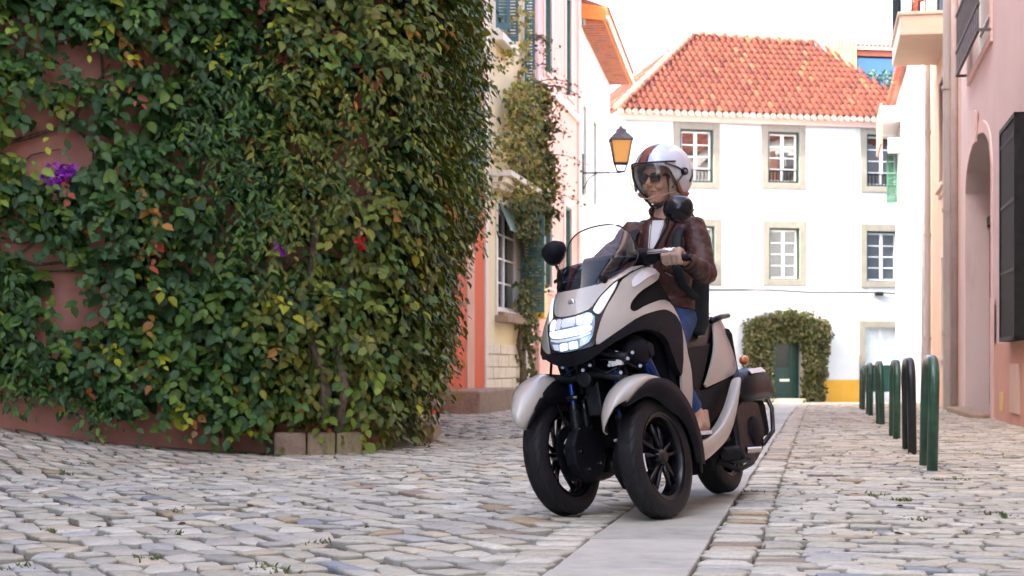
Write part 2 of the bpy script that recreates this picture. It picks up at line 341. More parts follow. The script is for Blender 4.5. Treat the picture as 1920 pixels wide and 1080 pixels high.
def lay_stones():
    C = []                                  # x, y, angle, sx, sy
    def region(ang, pu, pv, test, seed, umin, umax, vmin, vmax, wob=.07, gu=.009):
        r = random.Random(seed); a = R(ang); v = vmin
        dirv = (-math.sin(a), math.cos(a)); diru = (math.cos(a), math.sin(a)); u = umin
        while u < umax:
            wu = pu * r.uniform(.8, 1.25); v = vmin + r.uniform(0, pv)
            while v < vmax:
                l = pv * r.uniform(.6, 1.5)
                uc = u + wu / 2 + wob * noise.noise(Vector((u * .9, v * .8, seed))) + r.gauss(0, .007); vc = v + l / 2
                X = diru[0] * uc + dirv[0] * vc; Y = diru[1] * uc + dirv[1] * vc
                if test(X, Y):
                    ll = l - .010
                    if ang > 45:            # trim the setts that would run under the border row
                        lim = STRIP_R(Y) + .195; xr = X + ll / 2 * .985
                        if X - ll / 2 * .985 < lim: ll = (xr - lim) / .985; X = xr - ll / 2 * .985
                    if ll > .035: C.append((X, Y, a + r.gauss(0, .05), wu - gu, ll))
                v += l
            u += wu
    inL = lambda X, Y: 3.6 < Y < 29 and X < STRIP_L(Y) - .17 and X > -.31 * Y - .9 and Y < (13.85 + .44 * (X + 1.15) if X < -1.15 else 99) and (X > -1.15 if Y > 14 else True) and not (X < -.8 and 15.2 < Y < 17.6)
    region(25, .138, .20, inL, 3, -14, 20, -2, 32, .03, .017)
    inL2 = lambda X, Y: 29 <= Y < 54 and -5.5 + SL * Y < X < STRIP_L(Y) - .2
    region(-9.9, .17, .24, inL2, 9, -20, 14, 26, 58)
    inR = lambda X, Y: 3.6 < Y < 54.5 and X > STRIP_R(Y) + .10 and X < min(wline(Y) - .02, .33 * Y + .9)
    region(80.1, .128, .19, inR, 5, 2, 58, -16, 4)
    for side in (-1, 1):                    # one row of setts bordering the slabs on either side
        y = 3.6; r = random.Random(side)
        while y < 54:
            l = r.uniform(.10, .17); yc = y + l / 2
            X = (STRIP_R(yc) + .10) if side > 0 else (STRIP_L(yc) - .10)
            C.append((X, yc, R(-9.9) + r.gauss(0, .03), .17, l - .010)); y += l
    C = np.array(C)
    n = len(C); T, F = stone_template(n, C[:, 3], C[:, 4], .006, 21, 1.0)
    ca, sa = np.cos(C[:, 2])[:, None], np.sin(C[:, 2])[:, None]
    X = T[:, :, 0] * ca - T[:, :, 1] * sa + C[:, 0, None]; Y = T[:, :, 0] * sa + T[:, :, 1] * ca + C[:, 1, None]
    g = np.array([gh(x, y) for x, y in C[:, :2]]); dx = np.array([gh(x + .1, y) - gh(x - .1, y) for x, y in C[:, :2]]) * 5
    und = np.array([noise.noise(Vector((x * .9, y * .6, 3))) for x, y in C[:, :2]]) * .016 * np.clip((C[:, 1] - 5) / 3, 0, 1)
    und *= np.clip(np.hypot(C[:, 0] - .8, (C[:, 1] - 8) * .6) - .5, 0, 1)
    T[:, :, 2] += g[:, None] + und[:, None] + (X - C[:, 0, None]) * dx[:, None]
    T[:, :, 0] = X; T[:, :, 1] = Y
    base = np.array([(.51, .49, .39), (.54, .525, .44), (.44, .43, .37), (.60, .585, .49), (.46, .465, .43), (.53, .48, .36), (.42, .33, .21), (.29, .31, .33), (.34, .27, .21)])
    idx = rng.choice(len(base), n, p=[.27, .27, .15, .15, .05, .075, .015, .01, .01])
    col = base[idx] * rng.normal(1, .075, (n, 1)).clip(.75, 1.2)
    # warmer, browner stones along the foot of the planted wall and up the street
    wm = np.array([noise.noise(Vector((x * .35, y * .2, 9))) for x, y in C[:, :2]]) * .5 + np.clip((C[:, 1] - 8.5) / 6, 0, 1) * .8
    wm = wm.clip(0, 1)[:, None]; col = col * (1 - wm * np.array([[.04, .13, .19]]))
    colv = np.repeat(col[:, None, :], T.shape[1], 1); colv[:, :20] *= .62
    dist = np.hypot(C[:, 0], C[:, 1]); vis = (np.abs(C[:, 0] + .0) < .292 * C[:, 1] + .1) & (C[:, 1] > 5.3)
    dd = np.where(vis, dist, 99); order = np.argsort(dd); sel = order[:300]; rest = np.setdiff1d(np.arange(n), sel)
    for i in sel:
        p = T[i].copy(); c0 = p.mean(0); p -= c0
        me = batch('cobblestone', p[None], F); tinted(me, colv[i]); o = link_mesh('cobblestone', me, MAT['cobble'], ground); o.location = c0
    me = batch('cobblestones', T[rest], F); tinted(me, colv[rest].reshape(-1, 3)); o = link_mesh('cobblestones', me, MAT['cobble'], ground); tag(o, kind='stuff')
    return C
STONES = lay_stones()

def lay_slabs():
    y = 3.2; r = random.Random(4)
    while y < 53:
        l = r.choice([.62, .8, 1.0, .7]); y1 = y + l - .022; mb = MB(); q = []
        for yy in (y, y1):
            for x in (STRIP_L(yy) + r.uniform(-.006, .006), STRIP_R(yy) + r.uniform(-.006, .006)): q.append((x, yy))
        t = r.uniform(-.0015, .0015)
        c = Vector(((q[0][0] + q[3][0]) / 2, (y + y1) / 2, gh(0, y)))
        top = [Vector((a, b, gh(a, b) + .008 + t)) - c for a, b in (q[0], q[1], q[3], q[2])]
        bot = [p + Vector((0, 0, -.06)) for p in top]
        mb.add(top + bot, [(0, 1, 2, 3), (4, 7, 6, 5), (0, 4, 5, 1), (1, 5, 6, 2), (2, 6, 7, 3), (3, 7, 4, 0)])
        o = mb.build('paving_slab', MAT['slab'], ground, bevel=.007); o.location = c; tinted(o.data, np.array([(1, 1, 1)]) * r.uniform(.84, 1.06) * np.array([[r.uniform(.97, 1.02), 1, r.uniform(.95, 1.02)]]))
        y += l
lay_slabs()

# ------------------------------------------------------------------ facades
class Fr:
    """frame of a facade: u along the wall, d outwards, h up (absolute)"""
    def __init__(s, a, b, side):            # a, b: plan points; side=+1 if outside is to the right of a->b
        s.o = Vector((a[0], a[1], 0)); s.u = Vector((b[0] - a[0], b[1] - a[1], 0)); s.len = s.u.length; s.u.normalize()
        s.n = Vector((s.u.y, -s.u.x, 0)) * side
    def __call__(s, u, d, h): return s.o + s.u * u + s.n * d + Vector((0, 0, h))
    def at(s, px):                          # distance along the wall seen at this column of the photograph
        k = (px - 960) / 3290; return (k * s.o.y - s.o.x) / (s.u.x - k * s.u.y)

def wall(name, fr, u0, u1, h0, h1, holes, mat, parent, depth=6, rev=.28):
    """front with openings and reveals, sides and back: a closed shell"""
    us = sorted({u0, u1} | {x for q in holes for x in q[:2]}); hs = sorted({h0, h1} | {x for q in holes for x in q[2:4]})
    mb = MB()
    for i in range(len(us) - 1):
        for j in range(len(hs) - 1):
            uc, hc = (us[i] + us[i + 1]) / 2, (hs[j] + hs[j + 1]) / 2
            if any(q[0] < uc < q[1] and q[2] < hc < q[3] for q in holes): continue
            mb.quad(fr(us[i], 0, hs[j]), fr(us[i + 1], 0, hs[j]), fr(us[i + 1], 0, hs[j + 1]), fr(us[i], 0, hs[j + 1]))
    for q in holes:
        a, b, c, d = q[:4]; r = -(q[4] if len(q) > 4 else rev)
        mb.quad(fr(a, 0, c), fr(a, 0, d), fr(a, r, d), fr(a, r, c)); mb.quad(fr(b, 0, c), fr(b, r, c), fr(b, r, d), fr(b, 0, d))
        mb.quad(fr(a, 0, d), fr(b, 0, d), fr(b, r, d), fr(a, r, d)); mb.quad(fr(a, 0, c), fr(a, r, c), fr(b, r, c), fr(b, 0, c))
    D = -depth
    mb.quad(fr(u0, 0, h0), fr(u0, 0, h1), fr(u0, D, h1), fr(u0, D, h0)); mb.quad(fr(u1, 0, h0), fr(u1, D, h0), fr(u1, D, h1), fr(u1, 0, h1))
    mb.quad(fr(u0, D, h0), fr(u0, D, h1), fr(u1, D, h1), fr(u1, D, h0)); mb.quad(fr(u0, 0, h1), fr(u1, 0, h1), fr(u1, D, h1), fr(u0, D, h1))
    return mb.build(name, mat, parent, fix=False)

def fbox(mb, fr, u0, u1, d0, d1, h0, h1, mi=0): return mb.box(u0, u1, d0, d1, h0, h1, M=fr, mi=mi)

def window(house, fr, u0, u1, h0, h1, d=-.14, rows=4, sashes=2, pane=None, fw=.055, frame=None, casing=None, surround=None, sw=.2, sill=True, mid=None, cols=1, mull=.09, recess_casing=.05):
    """window > frame bars (the window itself), panes; surround and casing are parts of the house"""
    pane = pane or MAT['pane']; frame = frame or MAT['wframe']
    if surround:
        mb = MB(); s = sw
        fbox(mb, fr, u0 - s, u0, -.05, .035, h0 - s * .9, h1 + s * 1.1); fbox(mb, fr, u1, u1 + s, -.05, .035, h0 - s * .9, h1 + s * 1.1)
        fbox(mb, fr, u0 - .001, u1 + .001, -.05, .033, h1, h1 + s * 1.08); fbox(mb, fr, u0 - .001, u1 + .001, -.05, .037, h0 - s * .88, h0)
        mb.build('window_surround', surround, house, bevel=.012)
        if sill:
            mb = MB(); fbox(mb, fr, u0 - s * .6, u1 + s * .6, .036, .10, h0 - s * .42, h0 - .0); mb.build('window_sill', surround, house, bevel=.01)
    c = casing is not None
    if c:
        mb = MB(); t = recess_casing
        fbox(mb, fr, u0, u0 + t, d - .03, -.01, h0, h1); fbox(mb, fr, u1 - t, u1, d - .03, -.01, h0, h1); fbox(mb, fr, u0 + t, u1 - t, d - .03, -.01, h1 - t, h1)
        fbox(mb, fr, u0 + t, u1 - t, d - .03, -.01, h0, h0 + t * .5)
        mb.build('window_casing', casing, house); a, b, c0, c1 = u0 + t, u1 - t, h0 + t * .5, h1 - t
    else: a, b, c0, c1 = u0, u1, h0, h1
    mb = MB(); P = []; w_ = (b - a) / sashes
    for s in range(sashes):
        x0, x1 = a + s * w_, a + (s + 1) * w_
        l = fw if s == 0 else mull / 2; r = fw if s == sashes - 1 else mull / 2
        fbox(mb, fr, x0, x0 + l, d - .03, d + .02, c0, c1); fbox(mb, fr, x1 - r, x1, d - .03, d + .02, c0, c1)
        fbox(mb, fr, x0 + l, x1 - r, d - .03, d + .02, c0, c0 + fw * 1.2); fbox(mb, fr, x0 + l, x1 - r, d - .03, d + .02, c1 - fw, c1)
        ph = (c1 - fw - c0 - fw * 1.2) / rows; pw = (x1 - r - x0 - l) / cols
        for k in range(rows):
            y0 = c0 + fw * 1.2 + k * ph
            if k: fbox(mb, fr, x0 + l, x1 - r, d - .02, d + .012, y0 - .015, y0 + .015)
            for q in range(cols): P.append((x0 + l + q * pw, x0 + l + (q + 1) * pw, y0, y0 + ph))
        for q in range(1, cols): fbox(mb, fr, x0 + l + q * pw - .013, x0 + l + q * pw + .013, d - .021, d + .013, c0 + fw, c1 - fw)
    win = mb.build('window', frame, house)
    for p in P:
        m2 = MB(); t = random.uniform(-.004, .004); t2 = random.uniform(-.004, .004)
        m2.quad(fr(p[0], d - .012 + t, p[2]), fr(p[1], d - .012 - t, p[2]), fr(p[1], d - .012 + t2, p[3]), fr(p[0], d - .012 - t2, p[3]))
        m2.build('pane', pane, win, fix=False)
    return win

def louvre_shutter(house, fr, u0, u1, h0, h1, d, mat, name='shutter', n=None, swing=None):
    """one louvred leaf; swing = (hinge u, degrees) turns it out from the wall"""
    if swing:
        hu, deg, wd = swing; a = R(deg); base = fr(hu, d, 0); ux = fr.u * math.cos(a) + fr.n * math.sin(a); nx = fr.n * math.cos(a) - fr.u * math.sin(a)
        f = lambda u, dd, h: base + ux * u + nx * dd + Vector((0, 0, h)); x0, x1, dd = 0, wd, 0
    else: f = fr; x0, x1, dd = u0, u1, d
    mb = MB(); t = .05
    for q in ((x0, x0 + t, h0, h1), (x1 - t, x1, h0, h1), (x0 + t, x1 - t, h0, h0 + .09), (x0 + t, x1 - t, h1 - .07, h1), (x0 + t, x1 - t, (h0 + h1) / 2 - .03, (h0 + h1) / 2 + .03)):
        mb.box(q[0], q[1], dd, dd + .035, q[2], q[3], M=f)
    n = n or max(4, int((h1 - h0) / .06))
    for i in range(n):
        z = h0 + .09 + (h1 - h0 - .16) * (i + .5) / n
        mb.add([f(x0 + t, dd + .004, z + .022), f(x1 - t, dd + .004, z + .022), f(x1 - t, dd + .034, z - .018), f(x0 + t, dd + .034, z - .018),
                f(x0 + t, dd - .002, z + .016), f(x1 - t, dd - .002, z + .016), f(x1 - t, dd + .028, z - .024), f(x0 + t, dd + .028, z - .024)],
               [(0, 1, 2, 3), (7, 6, 5, 4), (0, 4, 5, 1), (3, 2, 6, 7)])
    return mb.build(name, mat, house)

TILECOL = np.array([1.0, .74, .85]) * np.array([(.36, .095, .045), (.42, .12, .055), (.31, .08, .042), (.46, .15, .07), (.26, .075, .045), (.40, .13, .075)])
def tiled_slope(house, A, B, C, D, cw=.21, rl=.36, parts=0, name='roof_tile', mat=None, bright=1.0):
    """barrel tiles on the quad A-B (eave) C-D (ridge; D above A, C above B). Rows follow the fall line."""
    A, B, C, D = map(Vector, (A, B, C, D)); ue = (B - A).normalized(); n = ue.cross(D - A).normalized()
    if n.z < 0: n = -n
    fall = n.cross(ue).normalized()
    if fall.z < 0: fall = -fall
    def uv(P): q = P - A; return q.dot(ue), q.dot(fall)
    Q = [uv(p) for p in (A, B, C, D)]
    def span(v):                            # u-extent of the quad at height v up the slope
        xs = []
        for i in range(4):
            (u0, v0), (u1, v1) = Q[i], Q[(i + 1) % 4]
            if (v0 - v) * (v1 - v) <= 0 and abs(v1 - v0) > 1e-6: xs.append(u0 + (u1 - u0) * (v - v0) / (v1 - v0))
        return (min(xs), max(xs)) if len(xs) > 1 else (1, 0)
    H = max(q[1] for q in Q); k = 7; T = []; row = []; v = -.06; r = 0
    while v < H - .1:
        lo, hi = span(min(max(v + rl / 2, .01), H - .01)); u = math.ceil((lo) / cw) * cw
        while u < hi:
            jit = rng.normal(0, .006, 3)
            P = []
            for (vv, rad, lift) in ((v + jit[0], cw * .33, .012), (v + rl * 1.18, cw * .26, .035 - .02)):
                for j in range(k):
                    a = math.pi * j / (k - 1)
                    P.append(A + ue * (u + jit[1] + math.cos(a) * rad) + fall * vv + n * (math.sin(a) * rad * 1.0 + lift + (.03 if vv < v + .1 else 0)))
            for j in range(k):              # thickness of the lower lip
                a = math.pi * j / (k - 1); rad = cw * .33 - .018
                P.append(A + ue * (u + jit[1] + math.cos(a) * rad) + fall * (v + jit[0]) + n * (math.sin(a) * rad + .042))
            T.append([tuple(p) for p in P]); row.append(r); u += cw
        v += rl; r += 1
    T = np.array(T); F = [(j, j + 1, k + j + 1, k + j) for j in range(k - 1)] + [(2 * k + j, 2 * k + j + 1, j + 1, j) for j in range(k - 1)]
    N = len(T); col = TILECOL[rng.integers(0, len(TILECOL), N)] * rng.normal(1, .12, (N, 1)).clip(.7, 1.4) * bright
    old = rng.random(N) < .06; col[old] = np.array([.6, .22, .10]) * rng.normal(1, .1, (old.sum(), 1)) * bright
    moss = np.array(row) == 0; col[moss] *= .85
    colv = np.repeat(col[:, None, :], T.shape[1], 1)
    for i in range(min(parts, N)):
        p = T[i].copy(); c = p.mean(0); me = batch(name, (p - c)[None], F); tinted(me, colv[i])
        o = link_mesh(name, me, mat or MAT['tile'], house); o.location = c
    if N > parts:
        me = batch(name + 's', T[parts:], F); tinted(me, colv[parts:].reshape(-1, 3)); o = link_mesh(name + 's', me, mat or MAT['tile'], house); tag(o, kind='stuff')

def gable_roof(house, fr, u0, u1, h, depth, rise, over=.35, mat=None, tiles=True):
    """pitched roof with its ridge parallel to the street"""
    mb = MB()
    a0, a1 = fr(u0, over, h), fr(u1, over, h); r0, r1 = fr(u0, -depth / 2, h + rise), fr(u1, -depth / 2, h + rise); b0, b1 = fr(u0, -depth - over, h), fr(u1, -depth - over, h)
    mb.add([a0, a1, r1, r0, b0, b1], [(0, 1, 2, 3), (3, 2, 5, 4), (0, 3, 4), (1, 5, 2), (0, 4, 5, 1)])
    o = mb.build('roof', mat or MAT['tileund'], house)
    if tiles: tiled_slope(house, a0 + Vector((0, 0, .02)), a1 + Vector((0, 0, .02)), r1 + Vector((0, 0, .02)), r0 + Vector((0, 0, .02)), cw=.24, rl=.45)
    return o

# ---- far white house across the end of the street
TH = R(13)
P0 = Vector((8.32, 54.0, 0)); uf = Vector((math.cos(TH), math.sin(TH), 0))
def white_house():
    h = empty('white_house', (8.32, 54, -.47), label='three storey white house with red tiled hip roof closing the end of the street', cat='house')
    a = P0 + uf * (-5.3); b = P0 + uf * 5.2; fr = Fr(a, b, 1)
    G = -.47
    k = 54 / 3290; Z = lambda y: .65 + (690 - y) * k
    h.location = (0, 0, 0)
    U = fr.at
    def depthZ(px, y): p = fr(U(px), 0, 0); return .65 + (690 - y) * p.y / 3290
    wins = []
    for (x0, x1, yt, yb) in ((1275, 1337, 243, 342), (1440, 1498, 248, 343), (1625, 1685, 253, 350), (1278, 1340, 424, 524), (1442, 1499, 428, 524), (1625, 1685, 434, 528)):
        wins.append((U(x0), U(x1), depthZ((x0 + x1) / 2, yb), depthZ((x0 + x1) / 2, yt)))
    door = (U(1444), U(1501), depthZ(1470, 747), depthZ(1470, 627)); gw = (U(1622), U(1684), depthZ(1650, 735), depthZ(1650, 614))
    holes = [q for q in wins] + [door, gw]
    eave = depthZ(1160, 208)
    wl = wall('wall', fr, 0, 10.5, -1.3, eave, holes, MAT['white'], h, depth=8.5)
    for i, q in enumerate(wins):
        window(h, fr, *q, d=-.14, rows=4, sashes=2, surround=MAT['stone'], sw=.21, casing=MAT['green'], pane=MAT['paneo'] if i < 3 else MAT['pane'], sill=False, fw=.05, mull=.10)
        if i < 3:                            # iron guard across the foot of the upper windows
            mb = MB(); u0, u1, z0, z1 = q; zt = z0 + .40
            fbox(mb, fr, u0 + .01, u1 - .01, -.05, -.03, zt - .03, zt); fbox(mb, fr, u0 + .01, u1 - .01, -.05, -.03, z0 + .03, z0 + .055)
            n = 9
            for j in range(n):
                u = u0 + (u1 - u0) * (j + .5) / n; fbox(mb, fr, u - .012, u + .012, -.05, -.035, z0 + .05, zt - .02)
            mb.build('window_guard', MAT['iron'], h)
    # ground-floor window: lace curtain over a dark green board
    u0, u1, z0, z1 = gw; zm = z0 + (z1 - z0) * .42
    window(h, fr, u0, u1, zm, z1, d=-.14, rows=2, sashes=2, surround=None, casing=None, fw=.045)
    mb = MB(); s = .2
    for q in ((u0 - s, u0, z0 - .05, z1 + s), (u1, u1 + s, z0 - .05, z1 + s), (u0, u1, z1, z1 + s)): fbox(mb, fr, q[0], q[1], -.05, .035, q[2], q[3])
    mb.build('window_surround', MAT['stone'], h)
    mb = MB(); fbox(mb, fr, u0, u1, -.16, -.10, z0, zm); fbox(mb, fr, u0 + .5, u0 + .6, -.16, -.1, zm, zm + .12); mb.build('window_board', MAT['green'], h)
    mb = MB(); n = 26
    mb.grid([[fr(u0 + (u1 - u0) * i / n, -.128 + .006 * math.sin(i * 2.1), zz) for i in range(n + 1)] for zz in (zm + .02, z1 - .02)]); mb.build('curtain', MAT['curtain'], h, smooth=True)
    # door
    u0, u1, z0, z1 = door
    mb = MB(); fbox(mb, fr, u0, u1, -.20, -.14, z0, z1); dr = mb.build('door', MAT['green'], h)
    mb = MB()
    for q in ((u0 + .08, u0 + .14, z0 + .1, z1 - .08), (u1 - .30, u1 - .24, z0 + .1, z1 - .08), (u0 + .14, u1 - .30, z0 + .1, z0 + .16), (u0 + .14, u1 - .3, z1 - .14, z1 - .08)): fbox(mb, fr, q[0], q[1], -.138, -.12, q[2], q[3])
    mb.build('door_moulding', MAT['green'], dr)
    mb = MB(); fbox(mb, fr, u0 + .25, u1 - .36, -.138, -.13, z0 + .95, z1 - .2); mb.build('door_glass', MAT['doorpane'], dr)
    mb = MB(); fbox(mb, fr, u0 + .36, u0 + .68, -.139, -.118, z0 + .52, z0 + .60); mb.build('letter_slot', MAT['cream'], dr)
    mb = MB(); fbox(mb, fr, u0 + .10, u0 + .13, -.119, -.08, z0 + .70, z0 + 1.02); mb.build('door_handle', MAT['steel'], dr)
    mb = MB(); fbox(mb, fr, u0 - .14, u0, -.1, .03, z0, z1 + .12); fbox(mb, fr, u1, u1 + .14, -.1, .03, z0, z1 + .12); fbox(mb, fr, u0, u1, -.1, .03, z1, z1 + .12); mb.build('door_surround', MAT['ystone'], h)
    for i, (e, t, ww) in enumerate(((.34, z0, .22), (.62, z0 - .17, .42))):
        mb = MB(); fbox(mb, fr, u0 - ww, u1 + ww, 0.002, e, t - .17, t - .002); mb.build('door_step', MAT['ystone'], h, bevel=.02)
    # ochre dado, cable, cornice
    zt = depthZ(1580, 712)
    mb = MB(); fbox(mb, fr, door[1] + .15, gw[0] - .2, 0, .02, -1.2, zt); fbox(mb, fr, 0.0, door[0] - .15, 0, .02, -1.2, zt); mb.build('dado', MAT['ochre'], h)
    zc = depthZ(1467, 542); pts = [fr(u, .05, zc + .02 * math.sin(u * 1.7) - .012 * u) for u in np.arange(.5, 10.3, .4)]
    mb = MB(); mb.tube(pts, .022, 6); fbox(mb, fr, 8.35, 8.6, .02, .12, zc - .18, zc - .06); mb.build('cable', MAT['iron'], h)
    pts = [fr(u, .04, depthZ(1467, 236) + .03 * math.sin(u * .9)) for u in np.arange(.3, 10.3, .5)]
    mb = MB(); mb.tube(pts, .010, 5); mb.build('thin_cable', MAT['zinc'], h)
    mb = MB(); fbox(mb, fr, -.02, 10.5, 0, .10, eave - .26, eave - .12); fbox(mb, fr, -.04, 10.52, .0, .17, eave - .12, eave - .02); mb.build('cornice', MAT['pinktrim'], h)
    # roof: front slope, hip to the left, ridge
    E0 = fr(-.05, .22, eave); E1 = fr(10.3, .22, eave); R0 = fr(3.85, -4.2, eave + 3.2); R1 = fr(8.1, -4.2, eave + 3.1); B0 = fr(-.05, -8.7, eave); B1 = fr(10.3, -8.7, eave)
    mb = MB(); mb.add([E0, E1, R1, R0, B0, B1], [(0, 1, 2, 3), (0, 3, 4), (3, 2, 5, 4), (1, 5, 2), (0, 4, 5, 1)]); mb.build('roof', MAT['tileund'], h)
    up = Vector((0, 0, .03))
    tiled_slope(h, E0 + up, E1 + up, R1 + up, R0 + up, cw=.22, rl=.38, parts=290, bright=.25)
    tiled_slope(h, B0 + up, E0 + up, R0 + up, R0 + up + (E0 - B0).normalized() * .01, cw=.24, rl=.42, bright=.36)  # hip tiles coloured lighter, the sun on that side put into them
    # ridge and hip caps
    def caps(a, b, nm):
        d_ = (b - a); L_ = d_.length; d_.normalize(); n = int(L_ / .38); mb = MB()
        for i in range(n): mb.tube([a + d_ * (i * .38), a + d_ * (i * .38 + .44)], [.15, .12], 8)
        mb.build(nm, MAT['captile'], h, smooth=True)
    caps(R0 + Vector((0, 0, .06)), R1 + Vector((0, 0, .06)), 'ridge_tiles'); caps(E0 + Vector((0, 0, .06)), R0 + Vector((0, 0, .06)), 'hip_tiles')
    # under-eave row of mortared tile ends (the beirado)
    mb = MB()
    for i in range(47):
        u = .05 + i * .22; mb.tube([fr(u, .14, eave - .02), fr(u, .34, eave - .05)], .085, 8)
    mb.build('eave_tile_ends', MAT['captile2'], h)
    return h, fr
MAT['captile'] = noisy('ridge_tile_clay', [(.36, .13, .08), (.5, .2, .12), (.3, .16, .13)], 3, .9, .3, 20)
MAT['captile2'] = noisy('pale_mortared_tile', [(.45, .24, .18), (.66, .52, .44)], 5, .9, .3, 20)
WH, WFR = white_house()

def terrace_house():
    """attic storey with a big window, behind and to the right of the white house"""
    h = empty('attic_house', (15, 60, 0), label='red brown attic storey with large blue reflecting window above the tiled roof', cat='house'); h.location = (0, 0, 0)
    fr = Fr((11.6, 59.6), (16.4, 60.4), 1); Z = lambda y: .65 + (690 - y) * 60 / 3290; U = fr.at
    a, b = U(1607), U(1692)
    wall('wall', fr, U(1598), U(1720), 0, Z(97), [(a, b, Z(172), Z(108))], noisy('red_brown_render', [(.42, .13, .09), (.5, .17, .12)], 2, .85, .2, 20), h, depth=3)
    window(h, fr, a, b, Z(172), Z(108), d=-.1, rows=1, sashes=1, pane=principled('sky_tinted_pane', (.10, .2, .34), .02, spec=1, metal=.6), frame=MAT['iron'], fw=.05)  # blue of the mirrored sky put into the pane colour
    mb = MB(); fbox(mb, fr, U(1596), U(1722), 0, .12, Z(97), Z(92)); mb.build('coping', MAT['pinktrim'], h)
    mb = MB()
    for i in range(16):
        u = U(1600) + i * .15; mb.tube([fr(u, .0, Z(92)), fr(u + .02, .12, Z(86))], .06, 7)
    mb.build('coping_tiles', MAT['captile'], h)
    mb = MB()
    for i in range(18):
        u = a + (b - a) * i / 17; mb.tube([fr(u, .35, Z(172)), fr(u, .35, Z(146))], .012, 5)
    mb.tube([fr(a, .35, Z(146)), fr(b, .35, Z(146))], .02, 6); mb.build('railing', MAT['iron'], h)
    # yellow boarded flank beside it
    mb = MB()
    fw = Fr((10.6, 59.2), (11.6, 59.6), 1)
    for i in range(9):
        u = U(1545) + i * .125; fbox(mb, fr, u, u + .10, .1, .14, Z(200), Z(80))
    fbox(mb, fr, U(1545), U(1600), .0, .1, Z(200), Z(78)); mb.build('boarded_flank', MAT['ochreb'], h)
    A = fr(U(1640), .9, Z(196)); B = fr(U(1730), .9, Z(196)); C = fr(U(1730), .1, Z(172)); D = fr(U(1640), .1, Z(172))
    tiled_slope(h, A, B, C, D, cw=.2, rl=.3, bright=.3)
    leafclump('potted_shrub', [fr(U(1628), .7, Z(160)), fr(U(1655), .7, Z(158)), fr(U(1680), .7, Z(160))], .38, 260, .11, 'dark green potted shrubs on the attic terrace before the big window', 'plant')
MAT['ochreb'] = noisy('yellow_boards', [(.75, .5, .18), (.82, .6, .28)], 3, .8, .2, 20)

# ------------------------------------------------------------------ leaves
LT = np.array([(0, 0, 0), (.22, -.34, .02), (.58, -.36, .0), (1, 0, -.16), (.58, .36, .0), (.22, .34, .02), (.3, 0, -.07), (.65, 0, -.09)])
LF = [(0, 1, 6), (1, 2, 7, 6), (2, 3, 7), (0, 6, 5), (6, 7, 4, 5), (7, 3, 4)]
def leaf_batch(P, Dr, Nm, S, col, wd=1.0):
    """P base points, Dr pointing direction, Nm upper-face normal (n,3 arrays)"""
    Dr = Dr / np.linalg.norm(Dr, axis=1, keepdims=True); B = np.cross(Nm, Dr); B /= np.linalg.norm(B, axis=1, keepdims=True) + 1e-9; Nn = np.cross(Dr, B)
    W_ = (wd if not np.isscalar(wd) else np.full(len(P), wd))[:, None, None]
    T = P[:, None] + S[:, None, None] * (LT[None, :, 0, None] * Dr[:, None] + LT[None, :, 1, None] * B[:, None] * W_ + LT[None, :, 2, None] * (rng.uniform(.3, 2.6, len(P))[:, None, None]) * Nn[:, None])
    C = np.repeat(col[:, None, :], 8, 1) * 1.0; C[:, 6:] *= 1.12
    return T, C
GREENS = 1.4 * np.array([(.030, .070, .028), (.040, .095, .030), (.022, .055, .026), (.055, .115, .032), (.035, .085, .042), (.075, .12, .03), (.045, .08, .025)])
def leafclump(name, centres, rad, n, size, label, cat, cols=None, parent=None, squash=1.0, kind=None, mat=None, pull=.6):
    cs = np.array([tuple(c) for c in centres]); k = rng.integers(0, len(cs), n)
    v = rng.normal(size=(n, 3)); v /= np.linalg.norm(v, axis=1, keepdims=True); r = rad * rng.random(n) ** pull
    P = cs[k] + v * r[:, None] * np.array([1, 1, squash]); Dn = v + rng.normal(0, .6, (n, 3)) + np.array([0, 0, -.3]); Nm = v + rng.normal(0, .5, (n, 3)) + np.array([0, 0, .5])
    G = (cols if cols is not None else GREENS); col = G[rng.integers(0, len(G), n)] * rng.normal(1, .15, (n, 1)).clip(.6, 1.5)
    T, C = leaf_batch(P, Dn, Nm, size * rng.uniform(.6, 1.2, n), col, .9)
    me = batch(name, T, LF); tinted(me, C.reshape(-1, 3)); o = link_mesh(name, me, mat or MAT['leaf'], parent)
    return tag(o, label, cat, kind=kind)
terrace_house()

